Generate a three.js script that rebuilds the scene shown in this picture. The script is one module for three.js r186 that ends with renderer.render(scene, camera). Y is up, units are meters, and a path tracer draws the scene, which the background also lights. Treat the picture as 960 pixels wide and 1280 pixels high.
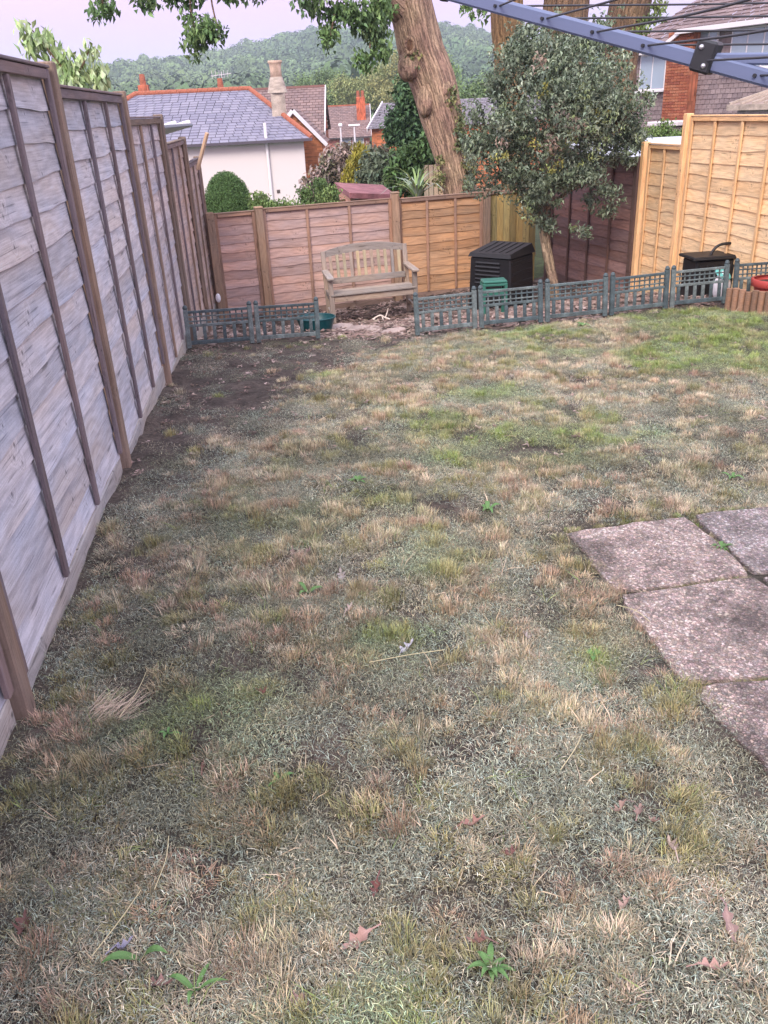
import * as THREE from 'three';
import { mergeGeometries } from 'three/addons/utils/BufferGeometryUtils.js';

// ---------------------------------------------------------------- camera, sky, sun, exposure
const scene = new THREE.Scene();
const PHOTO_W = 960, PHOTO_H = 1280, FOCAL = 1040, EYE = 1.66;   // the lens in photo pixels, the eye height in metres
const camera = new THREE.PerspectiveCamera(2 * Math.atan(PHOTO_H / 2 / FOCAL) * 180 / Math.PI, PHOTO_W / PHOTO_H, 0.05, 4000);
const downView = new THREE.Vector3(588 - 480, -(2789 - 640), -FOCAL).normalize();   // where plumb lines meet in the photo
const upView = downView.clone().negate();
const ahead = new THREE.Vector3(0, 0, -1); ahead.addScaledVector(upView, -ahead.dot(upView)).normalize();
const rightView = new THREE.Vector3().crossVectors(ahead, upView);
const toView = new THREE.Matrix4().makeBasis(rightView, upView, ahead.clone().negate());
camera.quaternion.setFromRotationMatrix(toView.clone().transpose());
camera.position.set(0, EYE, 0);
scene.add(camera);

const renderer = new THREE.WebGLRenderer({ antialias: true });
renderer.toneMapping = THREE.LinearToneMapping;
renderer.toneMappingExposure = 3.1;
renderer.shadowMap.enabled = true;
renderer.setSize(768, 1024);

{ // evening sky: lilac blue low down, pink above it, pale blue grey overhead
  const w = 64, h = 256, a = new Float32Array(w * h * 4);
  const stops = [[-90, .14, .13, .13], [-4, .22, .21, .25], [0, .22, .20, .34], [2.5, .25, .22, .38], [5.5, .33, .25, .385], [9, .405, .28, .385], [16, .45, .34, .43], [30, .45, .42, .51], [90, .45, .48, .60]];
  for (let j = 0; j < h; j++) {
    const el = (j + .5) / h * 180 - 90;
    let k = 0; while (k < stops.length - 2 && el > stops[k + 1][0]) k++;
    const s = stops[k], e = stops[k + 1], t = Math.min(1, Math.max(0, (el - s[0]) / (e[0] - s[0])));
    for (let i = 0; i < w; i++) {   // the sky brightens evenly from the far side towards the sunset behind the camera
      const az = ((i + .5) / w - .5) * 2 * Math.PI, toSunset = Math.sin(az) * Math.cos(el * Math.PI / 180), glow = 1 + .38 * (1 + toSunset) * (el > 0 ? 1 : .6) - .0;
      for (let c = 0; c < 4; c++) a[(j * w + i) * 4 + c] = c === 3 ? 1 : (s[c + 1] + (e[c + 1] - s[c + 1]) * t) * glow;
    }
  }
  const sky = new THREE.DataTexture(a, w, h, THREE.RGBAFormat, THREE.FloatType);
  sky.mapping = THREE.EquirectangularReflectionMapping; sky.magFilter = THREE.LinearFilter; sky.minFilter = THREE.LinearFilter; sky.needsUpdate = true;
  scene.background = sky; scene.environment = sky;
}
const sun = new THREE.DirectionalLight(new THREE.Color(1, .88, .76), 1.15);
sun.position.set(-5, 13, 10); sun.target.position.set(0, 0, -5);
sun.castShadow = true; sun.shadow.radius = 45; sun.shadow.mapSize.set(2048, 2048);
Object.assign(sun.shadow.camera, { left: -25, right: 25, top: 25, bottom: -25, near: .5, far: 120 });
scene.add(sun, sun.target);
scene.fog = new THREE.FogExp2(new THREE.Color(.56, .69, .76), .00065);

// ---------------------------------------------------------------- helpers
function randomFrom(seed) { let s = seed | 0; return () => { s = (s + 0x6d2b79f5) | 0; let t = Math.imul(s ^ (s >>> 15), 1 | s); t = (t + Math.imul(t ^ (t >>> 7), 61 | t)) ^ t; return ((t ^ (t >>> 14)) >>> 0) / 4294967296; }; }
const rnd = randomFrom(11);
const rr = (a, b) => a + (b - a) * rnd();
const pick = (a) => a[Math.floor(rnd() * a.length)];
const clamp = (x, a = 0, b = 1) => Math.min(b, Math.max(a, x));
const smooth = (a, b, x) => { const t = clamp((x - a) / (b - a)); return t * t * (3 - 2 * t); };
const mix = (a, b, t) => a + (b - a) * t;
const hash = (x, y, s = 0) => { let h = Math.imul(x, 374761393) ^ Math.imul(y, 668265263) ^ Math.imul(s, 1274126177); h = Math.imul(h ^ (h >>> 13), 1274126177); return ((h ^ (h >>> 16)) >>> 0) / 4294967296; };
function noise(x, y, s = 0, px = 0, py = 0) {   // value noise, periodic when px, py are given
  const xi = Math.floor(x), yi = Math.floor(y), fx = x - xi, fy = y - yi, u = fx * fx * (3 - 2 * fx), v = fy * fy * (3 - 2 * fy);
  const m = (a, n) => (n ? ((a % n) + n) % n : a), x0 = m(xi, px), x1 = m(xi + 1, px), y0 = m(yi, py), y1 = m(yi + 1, py);
  return mix(mix(hash(x0, y0, s), hash(x1, y0, s), u), mix(hash(x0, y1, s), hash(x1, y1, s), u), v);
}
function fbm(x, y, s = 0, o = 4, px = 0, py = 0) { let a = .5, t = 0, n = 0; for (let i = 0; i < o; i++) { t += a * noise(x, y, s + i, px, py); n += a; a *= .5; x *= 2; y *= 2; px *= 2; py *= 2; } return t / n; }

const V = (x, y, z) => new THREE.Vector3(x, y, z);
const toWorld = toView.clone().transpose();
function viewRay(px, py) { return V(px - 480, -(py - 640), -FOCAL).applyMatrix4(toWorld); }
function at(px, py, depth) { const d = viewRay(px, py); return d.multiplyScalar(depth / -d.z).add(V(0, EYE, 0)); }   // point at a known distance down the garden

// the lie of the land: level lawn by the house, then falling away to a bed and the lower gardens
function landHeight(x, d) {
  let y = 0;
  if (d > 3) y = -.0123 * (Math.min(d, 8) - 3) ** 2;
  if (d > 8) y -= .18 * (Math.min(d, 10.6) - 8);
  if (d > 10.6) y -= .06 * (Math.min(d, 45) - 10.6);
  if (d > 45) y -= .035 * (Math.min(d, 150) - 45);
  y += .06 * clamp(x, 0, 8) * smooth(5, 9, d) + .10 * clamp(x - 4, 0, 6) * smooth(10, 22, d);
  return y;
}
const lumps = (x, d) => (fbm(x * 3.1, d * 3.1, 5, 3) - .5) * .06 + (fbm(x * 11, d * 11, 9, 2) - .5) * .022;
const soilTop = (x, d) => { const s = underSlab(x, d); return landHeight(x, d) + lumps(x, d) * (1 - s) - .008 * s; };
function onGround(px, py) { let lo = .4, hi = 30; for (let i = 0; i < 50; i++) { const m = (lo + hi) / 2, p = at(px, py, m); if (p.y > landHeight(p.x, m)) lo = m; else hi = m; } return at(px, py, lo); }

const taken = new Map();
function numbered(name) { const n = taken.get(name) || 0; taken.set(name, n + 1); return n ? name + '_' + String(n).padStart(3, '0') : name; }
function shade(o) { o.traverse((m) => { if (m.isMesh) { m.castShadow = true; m.receiveShadow = true; } }); return o; }
function tag(o, label, category, group, kind) {
  if (label) o.userData.label = label; if (category) o.userData.category = category;
  if (group) o.userData.group = group; if (kind) o.userData.kind = kind; return o;
}
function thing(name, label, category, [x, y, z] = [0, 0, 0], turn = 0, group) { const o = new THREE.Group(); o.name = numbered(name); o.position.set(x, y, z); o.rotation.y = turn; scene.add(o); return tag(o, label, category, group); }
function part(name, geometry, material, parent, x = 0, y = 0, z = 0, turn = 0) { const m = new THREE.Mesh(geometry, material); m.name = name; m.position.set(x, y, z); m.rotation.y = turn; m.castShadow = m.receiveShadow = true; parent.add(m); return m; }
function solo(name, geometry, material, label, category, group) { const m = part(numbered(name), geometry, material, scene); return tag(m, label, category, group); }
function structure(name, geometry, material) { const m = part(numbered(name), geometry, material, scene); m.userData.kind = 'structure'; return m; }
function copyOf(o, label) { const c = o.clone(); c.name = numbered(o.name.replace(/_\d+$/, '')); scene.add(c); if (label) c.userData = { ...c.userData, label }; return c; }

class Builder {   // collects faces; flat shaded
  constructor() { this.p = []; this.c = []; this.u = []; this.tone = [1, 1, 1]; this.coloured = false; }
  tri(a, b, c, ua, ub, uc) { this.p.push(a[0], a[1], a[2], b[0], b[1], b[2], c[0], c[1], c[2]); for (const q of [ua, ub, uc]) this.u.push(q ? q[0] : 0, q ? q[1] : 0); for (let i = 0; i < 3; i++) this.c.push(...this.tone); return this; }
  quad(a, b, c, d, ua, ub, uc, ud) { return this.tri(a, b, c, ua, ub, uc).tri(a, c, d, ua, uc, ud); }
  geometry(colours = true) { const g = new THREE.BufferGeometry(); g.setAttribute('position', new THREE.Float32BufferAttribute(this.p, 3)); g.setAttribute('uv', new THREE.Float32BufferAttribute(this.u, 2)); if (colours) g.setAttribute('color', new THREE.Float32BufferAttribute(this.c, 3)); g.computeVertexNormals(); return g; }
}
// box with chamfered edges, centred, uv in metres with u along the longest side
function block(w, h, d, c = .004, ox = 0, oy = 0, oz = 0) {
  c = Math.min(c, w / 3, h / 3, d / 3);
  const b = new Builder(), H = [w / 2, h / 2, d / 2], corner = {};
  for (let i = 0; i < 8; i++) { const s = [i & 1 ? 1 : -1, i & 2 ? 1 : -1, i & 4 ? 1 : -1]; corner[i] = [0, 1, 2].map((ax) => [0, 1, 2].map((k) => s[k] * (k === ax ? H[k] : H[k] - c))); }
  const face = (pts, n) => { const A = pts[0], B = pts[1], C = pts[2], x = [B[0] - A[0], B[1] - A[1], B[2] - A[2]], y = [C[0] - A[0], C[1] - A[1], C[2] - A[2]]; const cr = [x[1] * y[2] - x[2] * y[1], x[2] * y[0] - x[0] * y[2], x[0] * y[1] - x[1] * y[0]]; if (cr[0] * n[0] + cr[1] * n[1] + cr[2] * n[2] < 0) pts.reverse(); for (let i = 1; i < pts.length - 1; i++) b.tri(pts[0], pts[i], pts[i + 1]); };
  const cyc = [0, 1, 3, 2];
  for (let ax = 0; ax < 3; ax++) { const o = [0, 1, 2].filter((k) => k !== ax); for (const s of [0, 1]) { const ids = cyc.map((q) => (s << ax) | ((q & 1) << o[0]) | ((q >> 1) << o[1])); const n = [0, 0, 0]; n[ax] = s ? 1 : -1; face(ids.map((i) => corner[i][ax]), n); } }
  for (let ax = 0; ax < 3; ax++) { const o = [0, 1, 2].filter((k) => k !== ax); for (const s0 of [0, 1]) for (const s1 of [0, 1]) { const i0 = (s0 << o[0]) | (s1 << o[1]), i1 = i0 | (1 << ax); const n = [0, 0, 0]; n[o[0]] = s0 ? 1 : -1; n[o[1]] = s1 ? 1 : -1; face([corner[i0][o[0]], corner[i1][o[0]], corner[i1][o[1]], corner[i0][o[1]]], n); } }
  for (let i = 0; i < 8; i++) face([...corner[i]], [i & 1 ? 1 : -1, i & 2 ? 1 : -1, i & 4 ? 1 : -1]);
  const g = b.geometry(false); metreUV(g, ox + oy + oz ? [ox, oy, oz] : null); g.translate(ox, oy, oz); return g;
}
function metreUV(g, shift) {   // uv in metres, u along the longest side of the piece
  g.computeBoundingBox(); const s = g.boundingBox.getSize(V(0, 0, 0)).toArray(), p = g.attributes.position, n = g.attributes.normal, long = s.indexOf(Math.max(...s)), uv = new Float32Array(p.count * 2), k = hash(Math.round(s[0] * 1e4), Math.round(s[1] * 1e4), Math.round(((shift || [0])[0]) * 1e3)) * 7;
  for (let i = 0; i < p.count; i += 3) {
    const a = [0, 0, 0]; for (let j = 0; j < 3; j++) { a[0] += Math.abs(n.getX(i + j)); a[1] += Math.abs(n.getY(i + j)); a[2] += Math.abs(n.getZ(i + j)); }
    const dom = a.indexOf(Math.max(...a)), o = [0, 1, 2].filter((q) => q !== dom), ua = o.includes(long) ? long : o[0], va = o.find((q) => q !== ua);
    for (let j = 0; j < 3; j++) { const q = [p.getX(i + j), p.getY(i + j), p.getZ(i + j)]; uv[(i + j) * 2] = q[ua] + k; uv[(i + j) * 2 + 1] = q[va] + k * 1.7 + dom * .31; }
  }
  g.setAttribute('uv', new THREE.BufferAttribute(uv, 2)); return g;
}
function shiftUV(g, du, dv) { g = g.clone(); const a = g.attributes.uv = g.attributes.uv.clone(); for (let i = 0; i < a.count; i++) a.setXY(i, a.getX(i) + du, a.getY(i) + dv); return g; }
function bar(a, b, w, h, c = .002) {   // straight bar between two points
  const A = V(...a), B = V(...b), g = block(A.distanceTo(B), h, w, c); const x = B.clone().sub(A).normalize(), z = V(0, 1, 0).cross(x).lengthSq() < 1e-6 ? V(0, 0, 1) : x.clone().cross(V(0, 1, 0)).normalize(), y = z.clone().cross(x);
  g.applyMatrix4(new THREE.Matrix4().makeBasis(x, y, z).setPosition(A.add(B).multiplyScalar(.5))); return g;
}
function tube(points, r, seg = 24, round = 8) { return new THREE.TubeGeometry(new THREE.CatmullRomCurve3(points.map((p) => (p.isVector3 ? p : V(...p)))), seg, r, round); }
function limb(points, radii, round = 14, seg = 40, bark = .06, seed = 1) {   // tapered trunk or limb with a rough outline
  const curve = new THREE.CatmullRomCurve3(points.map((p) => (p.isVector3 ? p : V(...p)))), frames = curve.computeFrenetFrames(seg), pos = [], uv = [], idx = [], L = curve.getLength();
  for (let i = 0; i <= seg; i++) {
    const t = i / seg, c = curve.getPointAt(t), f = t * (radii.length - 1), k = Math.min(radii.length - 2, Math.floor(f)), r0 = mix(radii[k], radii[k + 1], f - k);
    for (let j = 0; j <= round; j++) {
      const a = j / round * Math.PI * 2, jj = j % round, r = r0 * (1 + bark * ((noise(jj * 1.3, t * L * 3, seed, 0, 0) - .5) * 2 + (noise(jj * .5, t * L * 1.2, seed + 3) - .5) * 1.6));
      const p = c.clone().addScaledVector(frames.normals[i], Math.cos(a) * r).addScaledVector(frames.binormals[i], Math.sin(a) * r); pos.push(p.x, p.y, p.z); uv.push(j / round * Math.PI * 2 * radii[0], t * L);
    }
  }
  for (let i = 0; i < seg; i++) for (let j = 0; j < round; j++) { const a = i * (round + 1) + j, b = a + round + 1; idx.push(a, b, a + 1, b, b + 1, a + 1); }
  const g = new THREE.BufferGeometry(); g.setAttribute('position', new THREE.Float32BufferAttribute(pos, 3)); g.setAttribute('uv', new THREE.Float32BufferAttribute(uv, 2)); g.setIndex(idx); g.computeVertexNormals(); return g;
}

// ---------------------------------------------------------------- textures and materials
function texture(w, h, fn, su, sv, srgb = true) {   // fn(u, v) gives [r, g, b] 0..1; one tile covers su x sv metres
  const a = new Uint8Array(w * h * 4);
  for (let j = 0; j < h; j++) for (let i = 0; i < w; i++) { const c = fn(i / w, j / h), o = (j * w + i) * 4; a[o] = clamp(c[0]) * 255; a[o + 1] = clamp(c[1]) * 255; a[o + 2] = clamp(c[2]) * 255; a[o + 3] = 255; }
  const t = new THREE.DataTexture(a, w, h); t.wrapS = t.wrapT = THREE.RepeatWrapping; t.magFilter = THREE.LinearFilter; t.minFilter = THREE.LinearMipmapLinearFilter; t.generateMipmaps = true; if (srgb) t.colorSpace = THREE.SRGBColorSpace; t.repeat.set(1 / su, 1 / sv); t.needsUpdate = true; return t;
}
const knots = []; { const k = randomFrom(5); for (let i = 0; i < 15; i++) knots.push([k(), k(), .008 + .014 * k()]); }
function grain(u, v) {
  let warp = fbm(u * 5, v * 3, 3, 3, 5, 3) * 2.2, dark = 0;
  for (const [x, y, r] of knots) { let dx = Math.abs(u - x), dy = Math.abs(v - y); dx = Math.min(dx, 1 - dx) * 3.2; dy = Math.min(dy, 1 - dy); const q = Math.hypot(dx, dy) / r; warp += 1.6 * Math.exp(-q * q * .09); dark += Math.exp(-q * q * 1.1) * .34; }
  const ring = Math.sin(2 * Math.PI * (v * 9 + warp * 1.3)), fine = noise(u * 14, v * 150, 7, 14, 150), streak = fbm(u * 4, v * 34, 8, 2, 4, 34), blot = fbm(u * 6, v * 4, 21, 3, 6, 4), speck = noise(u * 260, v * 200, 31, 260, 200);
  return .93 + .035 * ring + .13 * (fine - .5) + .07 * (streak - .5) + .10 * (blot - .5) - .18 * smooth(.86, .95, noise(u * 7, v * 84, 91, 7, 84)) + .07 * (speck - .5) - dark;
}
const grainCache = new Float32Array(1024 * 384); for (let j = 0; j < 384; j++) for (let i = 0; i < 1024; i++) grainCache[j * 1024 + i] = grain(i / 1024, j / 384);
const grainAt = (u, v) => grainCache[Math.round(v * 384) % 384 * 1024 + Math.round(u * 1024) % 1024];
const woodMap = texture(1024, 384, (u, v) => { const g = grainAt(u, v), t = fbm(u * 5, v * 4, 55, 3, 5, 4) - .5; return [g * (1 + .10 * t), g, g * (1 - .12 * t)]; }, 1.5, .56);
const woodBump = texture(1024, 384, (u, v) => { const g = grainAt(u, v); return [g, g, g]; }, 1.5, .56, false);
const colour = (r, g, b) => new THREE.Color().setRGB(r, g, b);
const fromSRGB = (r, g, b) => new THREE.Color().setRGB(r / 255, g / 255, b / 255, THREE.SRGBColorSpace);
function wood(c, rough = .9, bump = .0022) { return new THREE.MeshStandardMaterial({ color: c, map: woodMap, bumpMap: woodBump, bumpScale: bump, roughness: rough }); }
function woodSet(r, g, b, spread = .1, n = 5) { const set = []; for (let i = 0; i < n; i++) { const k = 1 + spread * (i / (n - 1) * 2 - 1), w = (hash(i, n, 3) - .5) * spread * .5; set.push(wood(fromSRGB(Math.min(255, r * k * (1 + w)), Math.min(255, g * k), Math.min(255, b * k * (1 - w))))); } return set; }
const plain = (c, rough = .8, extra = {}) => new THREE.MeshStandardMaterial({ color: c, roughness: rough, ...extra });
const grit = texture(512, 512, (u, v) => { const n = fbm(u * 8, v * 8, 2, 5, 8, 8), s = noise(u * 200, v * 200, 4, 200, 200), g = .82 + .4 * (n - .5) + .18 * (s - .5); return [g, g, g]; }, 1, 1);
const gritBump = texture(512, 512, (u, v) => { const n = fbm(u * 12, v * 12, 2, 5, 12, 12), s = noise(u * 200, v * 200, 4, 200, 200), g = .5 + .6 * (n - .5) + .3 * (s - .5); return [g, g, g]; }, 1, 1, false);
const gritty = (c, rough = .9, bump = .004, extra = {}) => new THREE.MeshStandardMaterial({ color: c, roughness: rough, map: grit, bumpMap: gritBump, bumpScale: bump, ...extra });
const ridges = (u, v, w) => smooth(.28, .62, noise(u * 40 + w * .8, v * 6 + w, 8, 40, 6) * .6 + noise(u * 80 + w, v * 12, 18, 80, 12) * .4);
const barkMap = texture(512, 512, (u, v) => { const w = fbm(u * 6, v * 6, 5, 3, 6, 6), r = ridges(u, v, w), b = fbm(u * 5, v * 5, 61, 4, 5, 5), f = noise(u * 90, v * 60, 14, 90, 60), g = .66 + .22 * r + .24 * (b - .5) + .2 * (f - .5); return [g * 1.02, g * (1 + .08 * (b - .5)), g * .98]; }, 1.1, 1.1);
const barkBump = texture(512, 512, (u, v) => { const w = fbm(u * 6, v * 6, 5, 3, 6, 6), r = ridges(u, v, w), f = noise(u * 90, v * 60, 14, 90, 60), g = .25 + .6 * r + .15 * f; return [g, g, g]; }, 1.1, 1.1, false);
const bark = (c) => new THREE.MeshStandardMaterial({ color: c, roughness: .95, map: barkMap, bumpMap: barkBump, bumpScale: .028 });
const leafMat = (rough = .75, extra = {}) => new THREE.MeshStandardMaterial({ color: 0xffffff, vertexColors: true, roughness: rough, side: THREE.DoubleSide, ...extra });
// ---------------------------------------------------------------- ground
const leftFenceX = (d) => -.975 - .105 * d;
const miniRight = [[518, 422], [598, 413], [680, 405], [760, 397], [835, 388], [909, 381]].map(([a, b]) => onGround(a, b));
const miniLeft = [[233, 438], [320, 431], [402, 425]].map(([a, b]) => onGround(a, b));
function bedLine(x) {   // where lawn ends and the planting bed starts
  const pts = [...miniLeft, ...miniRight]; if (x <= pts[0].x) return -pts[0].z; for (let i = 0; i < pts.length - 1; i++) if (x < pts[i + 1].x) return -mix(pts[i].z, pts[i + 1].z, (x - pts[i].x) / (pts[i + 1].x - pts[i].x)); return -pts[pts.length - 1].z - .05 * (x - pts[pts.length - 1].x);
}
const bareSteps = [[-1, -.15], [2, -.1], [3.2, .08], [4.2, .36], [5.5, .85], [6.2, 1.2], [7.0, 1.8], [7.6, 2.3], [9, 2.5]];
function bareWidth(d) { for (let i = 0; i < bareSteps.length - 1; i++) if (d < bareSteps[i + 1][0]) return mix(bareSteps[i][1], bareSteps[i + 1][1], clamp((d - bareSteps[i][0]) / (bareSteps[i + 1][0] - bareSteps[i][0]))); return 2.5; }
function slabEdge(d) { return (d > 3.3 || d < .9 ? 9 : d > 2.65 ? mix(.85, .76, (d - 2.65) / .48) : d > 2.1 ? mix(.9, .85, (d - 2.1) / .55) : mix(1.2, .9, clamp((d - 1.2) / .9))); }
function underSlab(x, d) { return d > 3.6 || x < .6 ? 0 : smooth(-.05, .03, x - slabEdge(Math.min(3.2, Math.max(.95, d)))) * smooth(3.36, 3.24, d - .13 * (x - .76)) * smooth(.7, .85, d); }
function bare(x, d) {   // 0 lawn, 1 bare soil
  const n = fbm(x * 3.4, d * 3.4, 40, 4) - .5, n2 = fbm(x * 9, d * 9, 44, 3) - .5;
  let b = smooth(.26, -.2, x - leftFenceX(d) - bareWidth(d) + n * .8 + n2 * .35);
  b = Math.max(b, smooth(-.30, -.02, d - bedLine(x) + n * .45 + n2 * .2));
  b = Math.max(b, .85 * smooth(.58, .68, fbm(x * 7.5, d * 7.5, 71, 3)));
  if (d < 2.2) b = Math.max(b, .7 * smooth(.18, .02, slabEdge(d) - x + n * .3) * smooth(2.2, 1.7, d));
  return b;
}
function green(x, d) { const n = fbm(x * 1.5, d * 1.5, 80, 3); return clamp(smooth(.55, .75, n + .27 * smooth(.3, 2.0, x) * smooth(4.3, 6.0, d) - .05 * smooth(2, 3, d) * smooth(5.5, 4.5, d) + .05 * smooth(1.5, 1.1, d))); }

const soilMap = texture(1024, 1024, (u, v) => { const n = fbm(u * 10, v * 10, 3, 5, 10, 10), c = fbm(u * 60, v * 60, 17, 3, 60, 60), s = noise(u * 330, v * 330, 6, 330, 330), g = .78 + .5 * (n - .5) + .45 * (c - .5) + .25 * (s - .5); return [g, g * .985, g * .97]; }, .9, .9);
const soilBump = texture(1024, 1024, (u, v) => { const n = fbm(u * 10, v * 10, 3, 5, 10, 10), c = fbm(u * 60, v * 60, 17, 3, 60, 60), s = noise(u * 330, v * 330, 6, 330, 330), g = .5 + .5 * (n - .5) + .7 * (c - .5) + .25 * (s - .5); return [g, g, g]; }, .9, .9, false);
{
  const x0 = -2.75, x1 = 5.2, d0 = -.6, d1 = 12.9, nx = 300, nd = 480, pos = [], uv = [], col = [], idx = [];
  for (let j = 0; j <= nd; j++) for (let i = 0; i <= nx; i++) {
    const x = mix(x0, x1, i / nx), d = mix(d0, d1, j / nd), b = bare(x, d), bed = smooth(-.1, .4, d - bedLine(x)), t = fbm(x * 7, d * 7, 90, 3);
    pos.push(x, soilTop(x, d), -d); uv.push(x, d);
    const k = .75 + .5 * t;
    col.push(mix(.08, mix(.115, .12, bed), b) * k, mix(.07, mix(.092, .088, bed), b) * k, mix(.055, mix(.078, .074, bed), b) * k);
  }
  for (let j = 0; j < nd; j++) for (let i = 0; i < nx; i++) { const a = j * (nx + 1) + i, b = a + nx + 1; idx.push(a, a + 1, b, b, a + 1, b + 1); }
  const g = new THREE.BufferGeometry(); g.setAttribute('position', new THREE.Float32BufferAttribute(pos, 3)); g.setAttribute('uv', new THREE.Float32BufferAttribute(uv, 2)); g.setAttribute('color', new THREE.Float32BufferAttribute(col, 3)); g.setIndex(idx); g.computeVertexNormals();
  tag(structure('lawn_ground', g, new THREE.MeshStandardMaterial({ color: 0xffffff, vertexColors: true, map: soilMap, bumpMap: soilBump, bumpScale: .012, roughness: 1 })), 'bare brown soil and thatch of the back garden lawn and bed', 'ground');
}
{ // the wider land, out to the horizon, a little under the lawn
  const xs = [], ds = []; for (let i = -46; i <= 46; i++) xs.push(Math.sign(i) * (Math.abs(i) * .35 + Math.pow(Math.abs(i) / 46, 4) * 1500)); for (let j = -8; j <= 64; j++) ds.push(j < 24 ? j * .9 : 21.6 + (j - 24) * 1.6 + Math.pow((j - 24) / 40, 4) * 1900);
  const pos = [], uv = [], idx = [];
  for (const d of ds) for (const x of xs) { const near = smooth(15, 12.5, d) * smooth(7, 5, Math.abs(x - 1)); pos.push(x, landHeight(x, d) - .02 - .3 * near + (fbm(x * .5, d * .5, 6, 3) - .5) * .1, -d); uv.push(x, d); }
  for (let j = 0; j < ds.length - 1; j++) for (let i = 0; i < xs.length - 1; i++) { const a = j * xs.length + i, b = a + xs.length; idx.push(a, a + 1, b, b, a + 1, b + 1); }
  const g = new THREE.BufferGeometry(); g.setAttribute('position', new THREE.Float32BufferAttribute(pos, 3)); g.setAttribute('uv', new THREE.Float32BufferAttribute(uv, 2)); g.setIndex(idx); g.computeVertexNormals();
  tag(structure('ground', g, new THREE.MeshStandardMaterial({ color: colour(.06, .09, .03), map: soilMap, roughness: 1 })), 'green ground of the neighbouring gardens running to the hills', 'ground');
}

// paving slabs of exposed aggregate
const cells = []; { const k = randomFrom(77); for (let i = 0; i < 96 * 96; i++) cells.push([k(), k(), k(), k()]); }
function pebbles(u, v) {
  const x = u * 96, y = v * 96, xi = Math.floor(x), yi = Math.floor(y); let best = 9, second = 9, id = 0;
  for (let j = -1; j <= 1; j++) for (let i = -1; i <= 1; i++) { const q = ((yi + j + 96) % 96) * 96 + (xi + i + 96) % 96, c = cells[q], d = Math.hypot(xi + i + c[0] - x, yi + j + c[1] - y) / (.6 + .6 * c[2]); if (d < best) { second = best; best = d; id = q; } else if (d < second) second = d; }
  return [best, second, cells[id]];
}
const slabMap = texture(1024, 1024, (u, v) => {
  const [b, s, c] = pebbles(u, v), stone = smooth(.02, .22, s - b), stain = fbm(u * 3, v * 3, 13, 4, 3, 3), dirt = fbm(u * 14, v * 14, 19, 3, 14, 14), pale = c[3] > .8 ? .24 : c[3] < .25 ? -.14 : 0;
  const k = (.74 + .16 * (c[2] - .5) + pale * .8) * mix(.7, 1, stone) * (1 - .26 * smooth(.46, .72, stain)) * (1 - .5 * (dirt - .5));
  return [k * (1.0 + .1 * (c[0] - .5)), k * .945, k * (.94 + .08 * (c[1] - .5))];
}, .82, .82);
const slabBump = texture(1024, 1024, (u, v) => { const [b, s] = pebbles(u, v), g = smooth(0, .4, s - b) * .8 + .2 * noise(u * 300, v * 300, 3, 300, 300); return [g, g, g]; }, .82, .82, false);
const slabTones = [[206, 197, 188], [188, 185, 182], [198, 192, 186]].map((c) => new THREE.MeshStandardMaterial({ color: fromSRGB(...c), map: slabMap, bumpMap: slabBump, bumpScale: .004, roughness: .85 }));
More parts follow.
